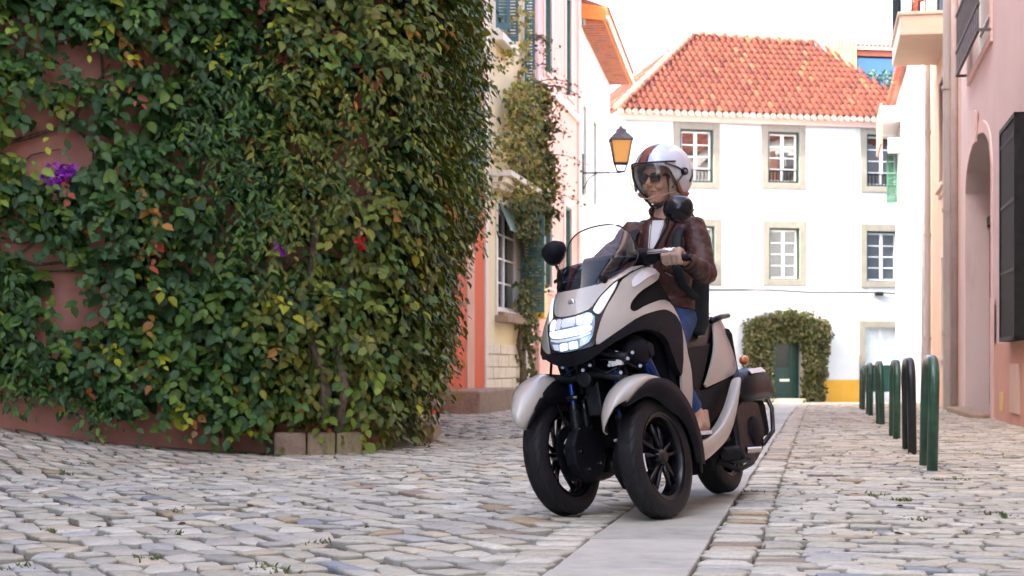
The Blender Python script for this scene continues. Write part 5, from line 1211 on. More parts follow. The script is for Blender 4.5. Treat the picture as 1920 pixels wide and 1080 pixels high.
    mb = MB(); mb.tube([(-.05, .40, .02), (-.02, .30, .025), (.0, .18, .03), (.02, .08, .01), (.02, -.08, .01), (0, -.18, .03), (-.02, -.26, .025), (-.04, -.34, .02)], .011, 10); mb.build('bar', MAT['mech'], HB, smooth=True)
    for s in (1, -1):
        q_ = 1 if s > 0 else .80; d = Vector((-.03, .10 * s, -.005)); a = Vector((-.022, .275 * s * q_, .025)); b = a + d * 1.12
        mb = MB(); mb.tube([a, a.lerp(b, .03), a.lerp(b, .97), b], [.019, .0165, .0165, .018], 14); mb.build('grip', MAT['tyre'], HB, smooth=40)
        mb = MB(); mb.tube([b, b + d.normalized() * .03], [.017, .015], 12); mb.build('bar_end', MAT['gloss'], HB, smooth=40)
        mb = MB(); mb.ball((.01, .235 * s * q_, .03), .045, .05, .034); mb.ball((.0, .17 * s, .045), .05, .06, .04); mb.build('switchgear', MAT['black'], HB, smooth=True)
        mb = MB(); mb.tube([(.045, .235 * s * q_, .03), (.065, .27 * s * q_, .022), (.055, .34 * s * q_, .016), (.045, .40 * s * q_, .012)], [(.006, .01)] * 4, 8); mb.build('brake_lever', MAT['steel'] if s > 0 else MAT['gloss'], HB, smooth=True)
    mb = MB(); mb.ball((.0, 0, .02), .10, .15, .05); mb.build('handlebar_cover', MAT['black'], HB, smooth=True)
    for s, c, base_ in ((1, (-.335, .392, 1.298), (-.37, .225, 1.13)), (-1, (-.45, -.285, 1.245), (-.45, -.255, 1.10))):
        c = Vector(c); b = Vector(base_)
        mb = MB(); mid = b.lerp(c, .55) + Vector((0, .01 * s, .01)); tip = c + Vector((.0, -.055 * s, -.03)) if s > 0 else c + Vector((0, .0, -.045))
        mb.tube([b + Vector((0, 0, -.04)), b, mid, tip], [.009, .008, .0075, .010], 8); mb.build('mirror_stem', MAT['gloss'], SC, smooth=True)
        M = Matrix.Rotation(R(-22 * s), 3, 'X') @ Matrix.Rotation(R(14 * s), 3, 'Z')
        mb = MB(); rows = []; n = 24
        for k, (t, sc) in enumerate(((.046, .01), (.044, .30), (.037, .58), (.022, .82), (.004, .95), (-.012, 1.0), (-.020, .97), (-.018, .90), (-.016, .02))):
            rows.append([c + M @ Vector((t, (.068 if s > 0 else .060) * sc * math.copysign(abs(math.cos(a)) ** .85, math.cos(a)) + 0, (.062 if s > 0 else .056) * sc * math.copysign(abs(math.sin(a)) ** .85, math.sin(a)) * (1 + .12 * math.cos(a) * s))) for a in [2 * math.pi * i / n for i in range(n)]])
        mb.grid(rows, True); o = mb.build('mirror', MAT['gloss'] if s > 0 else MAT['black'], SC, smooth=50)
        mb = MB(); mb.add([c + M @ Vector((-.0175, .07 * math.cos(a), .046 * math.sin(a))) for a in [2 * math.pi * i / 20 for i in range(20)]], [tuple(range(20))]); mb.build('mirror_glass', MAT['steel'], o)
    mb = MB(); mb.tube([(-.47, -.262, 1.13), (-.44, -.20, 1.15), (-.42, -.12, 1.12)], .009, 8); mb.build('mirror_bracket', MAT['gloss'], SC, smooth=True)

    # front wheels, each with its fender and fork
    for s in (1, -1):
        tr = .228 if s > 0 else .205; cy, cz = s * tr * math.cos(LEAN), -s * tr * math.sin(LEAN) + .262
        W = empty('front_wheel', (0, cy, cz), (0, 0, R(-7))); W.parent = SC
        wheel(W, .262, .112, .182, s)
        K = empty('front_fender', (0, cy, cz), (0, 0, R(-7))); K.parent = SC
        def sec(th, lo=False):
            th_ = th; rr0 = 0; a = R(th); rr = np.interp(th, [8, 22, 40, 65, 95, 140, 185, 205], [.385, .385, .375, .358, .335, .330, .345, .355]); wv = np.interp(th, [8, 20, 32, 50, 100, 150, 200], [.3, .42, .72, .9, .98, .9, .66]); out = []
            for y, dr in ((-.078, -.045), (-.077, -.028), (-.068, -.008), (-.045, .008), (0, .016), (.045, .008), (.068, -.008), (.077, -.028), (.078, -.045)):
                r_ = rr + dr; vv = (y * s / .078 + 1) / 2; a2 = R(th + (20 * max(0, vv) ** 1.6 * max(0, 1 - (th - 21) / 80))); out.append(Vector((math.cos(a2) * r_, y * wv, math.sin(a2) * r_)))
            return out
        def sub_sec(th, v0, v1, lift, n=9):
            q = sec(th); a = R(th); up = Vector((math.cos(a), 0, math.sin(a))); out = []
            for i in range(n):
                v = v0 + (v1 - v0) * i / (n - 1); k = min(int(v), 7); p = q[k].lerp(q[k + 1], v - k); c = Vector((math.cos(a), 0, math.sin(a))) * .30
                out.append(p + (p - c).normalized() * lift)
            return out
        mb = MB(); mb.grid([sec(t) for t in np.linspace(21, 196, 30)]); mb.build('fender_shell', MAT['black'], K, smooth=True, solid=.006)
        lim = lambda t: (float(np.interp(t, [21, 45, 80, 126], [8, 7.4, 6.4, 4.3])), float(np.interp(t, [21, 60, 98, 126], [0, 0, .8, 3.6])))
        mb = MB(); mb.grid([sub_sec(t, (lim(t)[1] if s > 0 else 8 - lim(t)[0]), (lim(t)[0] if s > 0 else 8 - lim(t)[1]), .005) for t in np.linspace(20.5, 126, 22)]); mb.build('fender_cap', MAT['greige'], K, smooth=True, solid=.006)
        def skirt(sg):                       # dark lower flank of the fender
            rows = []
            for t in np.linspace(22, 190, 22):
                q = sec(t); p = q[-1] if sg > 0 else q[0]; a = R(t); dd = np.interp(t, [22, 50, 85, 110, 150, 190], [.012, .040, .085, .095, .065, .04]); up = Vector((math.cos(a), 0, math.sin(a)))
                o_ = Vector((0, .004 * sg, 0)); upd = np.interp(t, [22, 60, 98, 130], [.008, .022, .048, .05]); rows.append([p + o_ + up * upd * .9, p + o_ * 1.6, p + o_ - up * dd])
            return rows
        for sg in (1, -1):
            mb = MB(); mb.grid(skirt(sg)); mb.build('fender_skirt', MAT['black'], K, smooth=True, solid=.005)
        if s > 0:                            # printed louvre patch on top of the visible fender
            mb = MB(); A_ = [[p + Vector((0, 0, .0065)) for p in sec(t)[4:6]] for t in np.linspace(98, 118, 4)]
            mb.grid([[q[0].lerp(q[1], .05) , q[0].lerp(q[1], .95)] for q in A_]); mb.build('fender_grille', MAT['mech'], K)
        # twin fork legs on the inner side
        yi = -s * .115
        F = empty('fork', (0, cy, cz), (0, 0, R(-7))); F.parent = SC
        for dx, mt in ((.045, 'bluefork'), (-.045, 'mech')):
            mb = MB(); mb.tube([(dx, yi, .02), (dx - .01, yi, .20)], .023, 14); mb.build('fork_slider', MAT['mech'], F, smooth=40)
            mb = MB(); mb.tube([(dx - .01, yi, .19), (dx - .03, yi, .44)], .016, 14); mb.build('fork_tube', MAT[mt], F, smooth=40)
            mb = MB(); mb.tube([(dx - .01, yi, .185), (dx - .011, yi, .205)], .027, 14); mb.build('fork_seal', MAT['gloss'], F, smooth=40)
        mb = MB(); n = 10; P = [(.135 * math.cos(R(36 * k + 18)) + .0, .125 * math.sin(R(36 * k + 18)) - .01) for k in range(10)]
        mb.prism(P, yi - .028, yi + .028); mb.build('fork_carrier', MAT['black'], F, bevel=.012)
        mb = MB(); mb.box(-.06, .055, yi - .02, yi + .02, .44, .47); mb.box(-.05, .06, yi - .018, yi + .018, .225, .25); mb.build('fork_bridge', MAT['mech'], F, bevel=.006)
        for bx, bz in ((.06, .10), (-.05, .10), (.08, .0), (.05, .235), (-.04, .235), (.02, .455), (.04, -.08), (-.06, -.06)):
            mb = MB(); mb.tube([(bx, yi - .034 * (-s) * -1 if False else yi - s * .0, bz), (bx, yi - s * .036, bz)], .0075, 8); mb.build('bolt', MAT['steel'], F, smooth=40)
        mb = MB(); mb.tube([(.07, yi * .6, .43), (.09, yi * .4, .3), (.08, yi * .7, .15), (.03, yi * .8, .05)], .007, 6); mb.build('brake_hose', MAT['inner'], F, smooth=True)
        mb = MB(); mb.box(-.13, -.06, -s * .035, -s * .09, -.03, .09); mb.build('brake_caliper', MAT['mech'], F, bevel=.012)
    # tilting linkage between the forks
    for z, xx in ((.60, .07), (.70, .06), (.60, -.10)):
        for s in (1, -1):
            mb = MB(); mb.tube([(xx, 0, z + .02), (xx, s * .07, z + .012), (xx, s * .19, z - s * .038)], [.024, .018, .02], 10); mb.build('tilt_arm', MAT['mech'], SC, smooth=40)
    mb = MB(); mb.tube([(.11, 0, .60), (-.12, 0, .60)], .035, 14); mb.tube([(.1, 0, .70), (-.12, 0, .70)], .032, 14); mb.box(-.10, .04, -.035, .035, .44, .74); mb.build('tilt_pivot', MAT['mech'], SC, bevel=.008)
    r = random.Random(6)
    for i, (x, y, z) in enumerate(((.10, .04, .655), (.08, .12, .64), (.09, .17, .60), (.06, .20, .655), (.02, .21, .68), (.07, -.10, .67), (.09, .0, .64), (-.02, .22, .62), (.05, .15, .69), (.04, .10, .60))):
        mb = MB(); mb.tube([(x, y, z), (x + .02, y + .004, z)], .008, 8); mb.build('bolt', MAT['steel'], SC, smooth=40)
    for pts in (((.08, .02, .66), (.09, .10, .61), (.03, .18, .64), (-.1, .2, .6)), ((.06, .05, .68), (.07, .14, .66), (-.02, .2, .70), (-.2, .2, .68)), ((.09, -.04, .66), (.08, -.12, .62), (0, -.2, .60))):
        mb = MB(); mb.tube(pts, .006, 6); mb.build('cable', MAT['mech'], SC, smooth=True)
    mb = MB(); mb.box(.05, .07, .11, .17, .635, .66); mb.build('part_label', MAT['reflector'], SC)
    # radiator housing, frame and central bulk in the wheel bay
    mb = MB(); mb.box(-.32, -.14, -.16, .16, .30, .66); mb.build('radiator_shroud', MAT['inner'], SC, bevel=.03)
    mb = MB(); mb.box(-.40, -.28, -.22, .22, .24, .88); mb.build('bulkhead', MAT['inner'], SC, bevel=.04)
    mb = MB(); mb.ball((-.10, .17, .69), .11, .07, .075); mb.lathe([(.0005, .245), (.03, .243), (.036, .235), (.036, .18)], 18, 'y', c=(-.12, 0, .69)); mb.build('horn', MAT['black'], SC, smooth=40)
    mb = MB(); mb.tube([(-.12, .2, .66), (-.16, .215, .56), (-.2, .21, .5)], .03, 12); mb.build('shock_absorber', MAT['bluefork'], SC, smooth=40)
    # footwell, floorboards, tunnel
    mb = MB(); mb.add([(-.38, -.24, .88), (-.38, .24, .88), (-.42, .25, .5), (-.42, -.25, .5), (-.40, .25, .29), (-.40, -.25, .29), (-.36, -.25, .3), (-.36, .25, .3), (-.34, .24, .88), (-.34, -.24, .88)], [(0, 1, 2, 3), (3, 2, 4, 5), (5, 4, 7, 6), (6, 7, 8, 9), (9, 8, 1, 0)]); mb.build('leg_shield', MAT['black'], SC, bevel=.01)
    mb = MB(); mb.box(-1.0, -.36, -.24, .24, .255, .285); mb.build('floorboard', MAT['black'], SC, bevel=.01)
    mb = MB(); mb.add([(-.46, -.10, .28), (-.46, .10, .28), (-1.1, .13, .28), (-1.1, -.13, .28), (-.50, -.07, .78), (-.50, .07, .78), (-.72, .09, .66), (-.72, -.09, .66), (-1.1, .12, .72), (-1.1, -.12, .72)],
                      [(0, 1, 5, 4), (1, 2, 8, 6, 5), (0, 4, 7, 9, 3), (4, 5, 6, 7), (7, 6, 8, 9), (3, 9, 8, 2)]); mb.build('centre_tunnel', MAT['black'], SC, bevel=.03)
    SS = sidesurf
    panel('tail_panel', [(-1.20, .80), (-1.26, .865), (-1.36, .895), (-1.52, .895), (-1.60, .85), (-1.60, .76), (-1.53, .60), (-1.30, .575), (-1.08, .545), (-.86, .515), (-1.00, .62), (-1.12, .72)], MAT['greige'], S=SS, th=.012, step=.04)
    panel('flank_panel', [(-.87, .508), (-1.08, .538), (-1.30, .568), (-1.53, .592), (-1.45, .50), (-1.22, .44), (-1.04, .37), (-.86, .31), (-.62, .275), (-.50, .285), (-.56, .36), (-.68, .46), (-.78, .52)], MAT['black'], S=lambda x, z: sidesurf(x, z) + Vector((0, -.012 + .06 * max(0, (.50 - z)), 0)), th=.012, step=.04)
    panel('seat_side', [(-.66, .68), (-.80, .72), (-1.02, .73), (-1.14, .745), (-1.07, .70), (-.96, .61), (-.86, .51), (-.78, .515), (-.70, .56)], MAT['black'], S=lambda x, z: sidesurf(x, z) + Vector((0, -.02, 0)), th=.01, step=.05)
    for s in (1, -1):                        # painted sill sweeping up to the tail
        top = [(-.46, .262), (-.62, .268), (-.82, .312), (-1.02, .395), (-1.17, .50), (-1.24, .56)]; bot = [(-.42, .165), (-.60, .19), (-.74, .225), (-.93, .268), (-1.09, .39), (-1.22, .535)]
        rows = []
        for (a, b), (c, d) in zip(top, bot): rows.append([Vector((a, s * .21, b + .002)), Vector((a, s * .252, b + .001)), Vector((a, s * .258, b - .004)), Vector(((a + c) / 2, s * .263, (b + d) / 2)), Vector((c, s * .258, d + .004)), Vector((c, s * .250, d)), Vector((c, s * .20, d - .002))])
        mb = MB(); mb.grid(rows); mb.build('sill', MAT['greige'], SC, smooth=True, solid=.006, sub=2)
    # seat: rider's saddle and raised pillion
    def seatrow(x, z, w_, th): return [Vector((x, -w_, z - th)), Vector((x, -w_ * .98, z - .035)), Vector((x, -w_ * .72, z - .004)), Vector((x, 0, z + .004)), Vector((x, w_ * .72, z - .004)), Vector((x, w_ * .98, z - .035)), Vector((x, w_, z - th))]
    mb = MB(); mb.grid([seatrow(*q) for q in ((-.64, .70, .06, .05), (-.66, .755, .085, .08), (-.76, .785, .12, .09), (-.92, .785, .155, .09), (-1.06, .80, .17, .09), (-1.13, .86, .165, .13), (-1.22, .895, .155, .10), (-1.38, .900, .135, .07), (-1.50, .905, .10, .05), (-1.53, .88, .08, .03))]); mb.build('seat', MAT['seat'], SC, smooth=True, solid=.02, sub=2)
    mb = MB()
    for s in (1, -1): mb.tube([(-1.10, s * .150, .80), (-1.14, s * .150, .865), (-1.22, s * .14, .900), (-1.4, s * .12, .905)], .0025, 5)
    mb.build('seat_piping', MAT['steel'], SC)
    mb = MB(); mb.tube([(-1.22, .165, .855), (-1.36, .170, .88), (-1.54, .15, .895), (-1.62, .08, .90), (-1.63, 0, .90), (-1.62, -.08, .90), (-1.54, -.15, .895), (-1.36, -.170, .88), (-1.22, -.165, .865)], .014, 10); mb.build('grab_rail', MAT['gloss'], SC, smooth=True)
    mb = MB(); mb.box(-1.60, -1.1, -.15, .15, .50, .84); mb.build('tail_core', MAT['inner'], SC, bevel=.04)
    mb = MB(); mb.ball((-1.64, 0, .74), .05, .12, .05); mb.build('tail_light', MAT['redlens'], SC, smooth=True)
    mb = MB(); mb.ball((-1.62, .17, .66), .035, .025, .025); mb.build('rear_indicator', MAT['amberlens'], SC, smooth=True)
    # power unit, air box, exhaust, rear wheel
    Wr = empty('rear_wheel', (-1.47, 0, .270)); Wr.parent = SC; wheel(Wr, .262, .14, .178, 1, disc=False)
    mb = MB(); prof = [(-1.20, .22), (-1.26, .16), (-1.45, .14), (-1.58, .19), (-1.66, .30), (-1.62, .44), (-1.40, .47), (-1.22, .40)]; mb.prism(prof, .09, .21); mb.build('transmission_case', MAT['mech'], SC, bevel=.02, seg=3)
    mb = MB(); mb.lathe([(.0005, .232), (.06, .230), (.075, .222), (.08, .20)], 24, 'y', c=(-1.47, 0, .29)); mb.build('clutch_cover', MAT['black'], SC, smooth=30)
    mb = MB(); rows = []
    for x, zc, hw, hz in ((-1.33, .50, .03, .03), (-1.36, .51, .06, .065), (-1.50, .53, .07, .085), (-1.68, .53, .07, .075), (-1.78, .50, .06, .05), (-1.80, .49, .02, .02)):
        rows.append([Vector((x, .19 + hw * math.copysign(abs(math.cos(a)) ** .6, math.cos(a)), zc + hz * math.copysign(abs(math.sin(a)) ** .6, math.sin(a)))) for a in [2 * math.pi * i / 16 for i in range(16)]])
    mb.grid(rows, True); mb.build('air_box', MAT['satin'], SC, smooth=50)
    mb = MB(); mb.add([(-1.42, .262, .575), (-1.66, .262, .585), (-1.66, .24, .61), (-1.44, .24, .60)], [(0, 1, 2, 3)]); mb.build('air_box_trim', MAT['lens'], SC, solid=.003)
    mb = MB(); mb.box(-1.78, -1.52, .10, .20, .26, .45); mb.box(-1.4, -1.1, -.1, .12, .2, .48); mb.build('engine_case', MAT['inner'], SC, bevel=.03)
    mb = MB(); mb.tube([(-1.25, -.1, .2), (-1.4, -.2, .22), (-1.5, -.22, .26), (-1.85, -.23, .34)], [.025, .03, .06, .062], 16); mb.build('exhaust', MAT['black'], SC, smooth=40)
    mb = MB(); mb.tube([(-1.50, .235, .22), (-1.70, .235, .28), (-1.86, .20, .40), (-1.88, .16, .52)], .012, 8); mb.build('rear_guard_bar', MAT['gloss'], SC, smooth=True)
    mb = MB(); mb.grid([[Vector((-1.47 + math.cos(R(t)) * .31, y, .27 + math.sin(R(t)) * .31)) for y in (-.08, -.06, .06, .08)] for t in np.linspace(70, 195, 14)]); mb.build('rear_mudguard', MAT['black'], SC, smooth=True, solid=.006)
    mb = MB(); mb.tube([(-1.10, .12, .17), (-1.18, .19, .11), (-1.30, .21, .13), (-1.36, .21, .14)], .013, 8); mb.build('side_stand', MAT['mech'], SC, smooth=40)
    mb = MB(); mb.tube([(-1.08, .16, .20), (-1.13, .22, .20)], .035, 14); mb.build('engine_bolt', MAT['mech'], SC, smooth=40)
    mb = MB(); mb.tube([(-1.30, .21, .20), (-1.34, .27, .195)], [.018, .015], 14); mb.build('foot_peg', MAT['steel'], SC, smooth=40)
MAT['satin'] = principled('satin_black', (.008, .008, .012), .34, spec=.3); MAT['lampsilver'] = principled('lamp_silver_blue', (.22, .34, .46), .15, metal=.5, coat=1); MAT['redlens'] = principled('red_lens', (.35, .01, .01), .1, coat=1); MAT['amberlens'] = principled('amber_lens', (.6, .16, .03), .1, coat=1)

def wheel(W, Rt, wt, Rr, s, disc=True):
    mb = MB(); prof = []; n = 13
    for i in range(n):                       # tyre section from bead over the crown to bead
        a = math.pi * i / (n - 1); prof.append((Rr + (Rt - Rr) * (math.sin(a) ** .75), -wt / 2 * math.copysign(abs(math.cos(a)) ** .62, math.cos(a)) * (1.0 if i not in (0, n - 1) else .72)))
    mb.lathe([(Rr - .004, -wt * .36)] + prof + [(Rr - .004, wt * .36)], 72, 'y'); mb.build('tyre', MAT['tyre'], W, smooth=True)
    mb = MB(); N = 26                        # tread sipes: raised blocks between slanted grooves
    def crown(t, lift):                      # t from -1 to 1 across the tread
        a = math.pi / 2 + t * 1.08; r = Rr + (Rt - Rr) * (abs(math.sin(a)) ** .75) + lift; y = -wt / 2 * math.copysign(abs(math.cos(a)) ** .62, math.cos(a)) if abs(math.cos(a)) > 1e-4 else 0; return r, y
    for k in range(N):
        for sd_ in (1, -1):
            rows = []
            for j in range(7):
                t = .10 + .82 * j / 6; r_, y_ = crown(t * sd_, .0035 if 0 < j < 6 else .0005); ph = 2 * math.pi * (k + (0 if sd_ > 0 else .5)) / N + .42 * t ** 1.4; wd = 2 * math.pi / N * .84
                rows.append([Vector((math.cos(ph + q * wd) * (r_ - (.004 if q in (0, 1) else 0)), y_ * 1.004, math.sin(ph + q * wd) * (r_ - (.004 if q in (0, 1) else 0)))) for q in (0, .05, .35, .65, .95, 1)])
            mb.grid(rows)
    mb.build('tyre_tread', MAT['tyre'], W, smooth=40)
    mb = MB(); mb.lathe([(Rr, -wt * .40), (Rr + .006, -wt * .42), (Rr + .006, -wt * .38), (Rr - .012, -wt * .34), (Rr - .022, -wt * .15), (Rr - .022, wt * .15), (Rr - .012, wt * .34), (Rr + .006, wt * .38), (Rr + .006, wt * .42), (Rr, wt * .40)], 64, 'y')
    rim = mb.build('rim', MAT['rim'], W, smooth=40)
    mb = MB(); mb.lathe([(.0005, s * .050), (.022, s * .050), (.032, s * .040), (.045, s * .02), (.045, -s * .03), (.03, -s * .05), (.0005, -s * .05)], 28, 'y'); mb.build('hub', MAT['rim'], W, smooth=35)
    for k in range(5):                       # five split spokes
        a0 = 2 * math.pi * k / 5 + .35
        for q in (-1, 1):
            a1 = a0 + q * .20; p0 = Vector((math.cos(a0 + q * .28) * .036, s * .022, math.sin(a0 + q * .28) * .036)); p1 = Vector((math.cos(a1) * (Rr - .018), s * .008, math.sin(a1) * (Rr - .018)))
            mb = MB(); mb.tube([p0, p0.lerp(p1, .5) + Vector((0, s * .006, 0)), p1], [(.016, .010), (.011, .009), (.013, .012)], 8); mb.build('spoke', MAT['rim'], W, smooth=True)
    mb = MB(); a = np.linspace(-.28, .12, 9)  # white stripe on the rim flank
    mb.grid([[Vector((math.cos(t) * r_, s * (wt * .43), math.sin(t) * r_)) for r_ in (Rr + .002, Rr + .013)] for t in a]); mb.build('rim_stripe', MAT['reflector'], W, solid=.001)
    if disc:
        mb = MB(); mb.lathe([(.075, -s * .052), (.125, -s * .052), (.125, -s * .047), (.075, -s * .047)], 40, 'y', closed=True); mb.build('brake_disc', MAT['mech'], W, smooth=40)
scooter()
#%%PART4
# ------------------------------------------------------------------ the rider
def loft(rows_spec, n=20):
    """rows_spec: (centre, radius across, radius deep, forward vector) -> closed rings"""
    mb = MB(); pts = [Vector(r[0]) for r in rows_spec]; rows = []
    for i, rs in enumerate(rows_spec):
        t = (pts[min(i + 1, len(pts) - 1)] - pts[max(i - 1, 0)]).normalized(); f = Vector(rs[3]) if len(rs) > 3 else Vector((1, 0, 0)); f = (f - t * f.dot(t)).normalized(); q = t.cross(f)
        rows.append([pts[i] + f * (math.cos(2 * math.pi * k / n) * rs[2]) + q * (math.sin(2 * math.pi * k / n) * rs[1]) for k in range(n)])
    b = len(mb.v); mb.grid(rows, True); mb.f.append(tuple(range(n))[::-1]); mb.f.append(tuple((len(rows) - 1) * n + k for k in range(n))); mb.m += [0, 0]
    return mb
def merge(*ms):
    o = MB()
    for m in ms: o.add(m.v, m.f)
    return o
def remeshed(mb, name, mat, parent, vox, smooth=6, disp=0, dscale=.1, fac=.5):
    o = mb.build(name, mat, parent, smooth=True)
    m = o.modifiers.new('r', 'REMESH'); m.mode = 'VOXEL'; m.voxel_size = vox; m.use_smooth_shade = True
    m = o.modifiers.new('s', 'SMOOTH'); m.iterations = smooth; m.factor = fac
    if disp:
        t = bpy.data.textures.new(name + '_folds', 'CLOUDS'); t.noise_scale = dscale; t.noise_depth = 3
        m = o.modifiers.new('d', 'DISPLACE'); m.texture = t; m.strength = disp; m.mid_level = .5; m.texture_coords = 'LOCAL'
    return o
def rider():
    root = empty('person', (.447, 7.56, .010), (0, 0, YAW), label='woman riding the scooter in oxblood leather jacket, blue jeans and open face helmet', cat='person')
    V = Vector
    toW = lambda p: V(p)
    def lean(p):                             # scooter's leaned frame -> rider's upright frame
        c, s_ = math.cos(LEAN), math.sin(LEAN); return V((p[0], p[1] * c - p[2] * s_, p[1] * s_ + p[2] * c))
    pel = V((-.90, -.135, .885)); waist = V((-.885, -.125, 1.03)); chest = V((-.85, -.105, 1.20)); nb = V((-.835, -.09, 1.345)); neck = V((-.82, -.088, 1.40)); head = V((-.80, -.088, 1.535))
    sL, sR = V((-.845, .055, 1.285)), V((-.845, -.245, 1.275))
    HBM = Matrix.Rotation(R(-18), 3, 'Z') @ Matrix.Rotation(R(-24), 3, 'Y'); gL, gR = [lean(V((-.42, 0, 1.085)) + HBM @ V((-.036, s * (.335 if s > 0 else .275), .024))) for s in (1, -1)]
    eL, eR = V((-.735, .155, 1.075)), V((-.70, -.44, 1.06))
    hipL, hipR = V((-.90, -.05, .87)), V((-.90, -.225, .87)); kL, kR = lean((-.475, .165, .665)), lean((-.49, -.17, .665)); aL, aR = lean((-.61, .225, .385)), lean((-.55, -.19, .375))
    wL = gL + (eL - gL).normalized() * .085 + V((0, 0, .015)); wR = gR + (eR - gR).normalized() * .085 + V((0, 0, .015))
    F = V((1, 0, 0))
    # -- continuous body: torso, neck, head, arms, legs, hands
    def limb(pts, rad, n=14): m = MB(); m.tube(pts, rad, n); return m
    def hand(g, wst, s):
        ms = []; d = (g - wst).normalized(); out = lean((0, s, 0)).normalized(); bar = lean(HBM @ V((-.03, .10 * s, -.005))).normalized(); up = V((0, 0, 1)); palm = wst.lerp(g, .62) + up * .012
        ms.append(limb([wst, wst.lerp(palm, .5), palm, g + up * .020], [(.024, .020), (.030, .020), (.040, .018), (.040, .014)], 12))
        fwd = (V((1, 0, 0)) - bar * bar.x).normalized()
        for k, (o_, l) in enumerate(((-.034, .95), (-.012, 1.0), (.011, .97), (.033, .86))):   # four fingers round the grip
            b = g + bar * o_ * s * s + up * .020; ms.append(limb([b + up * .004, b + fwd * .028 * l + up * .010, b + fwd * .042 * l - up * .014, b + fwd * .032 * l - up * .038, b + fwd * .006 - up * .044], [.0125, .0120, .0112, .0105, .009], 8))
        tb = g - bar * .045 + up * .006 - fwd * .012; ms.append(limb([palm - bar * .02, tb, tb + fwd * .02 - up * .022 + bar * .008, tb + fwd * .03 - up * .034 + bar * .018], [.014, .0125, .011, .009], 8))
        return merge(*ms)
    def head_mesh(c, yaw, pitch=0.0, roll=0.0):
        M = Matrix.Rotation(yaw, 3, 'Z') @ Matrix.Rotation(pitch, 3, 'Y'); m = MB(); H_ = lambda x, y, z: c + M @ V((x, y, z))
        rows = []
        for z, rx, ry, ox in ((.118, .01, .01, -.01), (.112, .045, .04, -.01), (.09, .078, .062, -.008), (.05, .094, .073, -.004), (.01, .095, .075, -.002), (-.02, .092, .072, .0), (-.045, .086, .066, .004), (-.07, .078, .058, .010), (-.092, .066, .046, .018), (-.108, .048, .032, .030), (-.116, .022, .018, .045)):
            rows.append([H_(ox + rx * math.cos(a) * (1.0 if math.cos(a) > 0 else .98), ry * math.sin(a), z) for a in [2 * math.pi * k / 28 for k in range(28)]])
        m.grid(rows, True); m.f.append(tuple(range(28))); m.f.append(tuple(10 * 28 + k for k in range(28))); m.m += [0, 0]
        L = [m]
        L.append(limb([H_(.086, 0, .018), H_(.100, 0, -.006), H_(.111, 0, -.022), H_(.100, 0, -.034)], [.008, .010, .0125, .009], 10))     # nose
        L.append(limb([H_(.100, .010, -.029), H_(.098, .0125, -.031)], .0075, 8)); L.append(limb([H_(.100, -.010, -.029), H_(.098, -.0125, -.031)], .0075, 8))
        L.append(limb([H_(.080, .024, -.060), H_(.0905, .011, -.0545), H_(.0935, 0, -.056), H_(.0905, -.011, -.0545), H_(.080, -.024, -.060)], [.004, .0075, .0075, .0075, .004], 8))   # lips
        L.append(limb([H_(.082, .020, -.064), H_(.090, 0, -.068), H_(.082, -.020, -.064)], [.004, .008, .004], 8))
        b = MB(); b.ball(H_(.078, 0, -.098), .020, .022, .017); L.append(b)                                                                # chin
        for s in (1, -1):
            b = MB(); b.ball(H_(.068, s * .036, -.032), .025, .022, .024); L.append(b)                                                     # cheek
            b = MB(); b.ball(H_(.080, s * .032, .012), .014, .015, .011); L.append(b)                                                      # eye
            L.append(limb([H_(.085, s * .012, .032), H_(.086, s * .034, .036), H_(.074, s * .052, .028)], .007, 8))                        # brow
            b = MB(); b.ball(H_(-.005, s * .076, -.008), .018, .008, .030); L.append(b)                                                    # ear
        return L, H_, M
    HY_ = R(-17); Lh, H_, HM = head_mesh(head, HY_, R(4))
    body = [loft([(pel - V((0, 0, .09)), .14, .10), (pel, .165, .115), (waist, .125, .095), (chest, .145, .105), (V((-.845, -.095, 1.29)), .125, .085), (nb, .06, .06), (neck, .046, .048), (head - V((0, 0, .06)), .046, .05)])]
    for sh, el, wr, g, s in ((sL, eL, wL, gL, 1), (sR, eR, wR, gR, -1)):
        body.append(limb([chest.lerp(sh, .6), sh, sh.lerp(el, .5), el, el.lerp(wr, .35), wr], [.06, .050, .042, .036, .036, .024])); body.append(hand(g, wr, s))
    for hp, kn, an, s in ((hipL, kL, aL, 1), (hipR, kR, aR, -1)): body.append(limb([hp - V((.03, 0, 0)), hp, hp.lerp(kn, .5), kn, kn.lerp(an, .35), an, an - V((0, 0, .05))], [.085, .085, .072, .055, .052, .035, .035]))
    remeshed(merge(*(body + Lh)), 'body', MAT['skin'], root, .0035, 4, fac=.5)
    lp = merge(limb([H_(.0815, .024, -.0605), H_(.0945, .011, -.0545), H_(.0975, 0, -.0560), H_(.0945, -.011, -.0545), H_(.0815, -.024, -.0605)], [.0025, .005, .0045, .005, .0025], 10), limb([H_(.082, .020, -.0645), H_(.0945, 0, -.0660), H_(.082, -.020, -.0645)], [.0025, .0055, .0025], 10)); lp.build('lips', MAT['lips'], root, smooth=True)
    for k, (g, wr, s) in enumerate(((gL, wL, 1), (gR, wR, -1))):      # thin riding gloves follow the hands
        h_ = hand(g, wr, s); gl = remeshed(h_, 'glove', MAT['glove'], root, .0028, 2, fac=.4); m = gl.modifiers.new('o', 'DISPLACE'); m.strength = .0045; m.mid_level = 0
    # -- jacket
    jk = [loft([(pel + V((0, 0, .055)), .165, .125), (pel + V((.005, 0, .10)), .158, .128), (waist, .150, .122), (chest - V((0, 0, .06)), .162, .128), (chest, .168, .128), (V((-.845, -.096, 1.275)), .150, .108), (V((-.84, -.093, 1.322)), .098, .082), (nb + V((-.005, 0, .01)), .068, .068)], 28)]
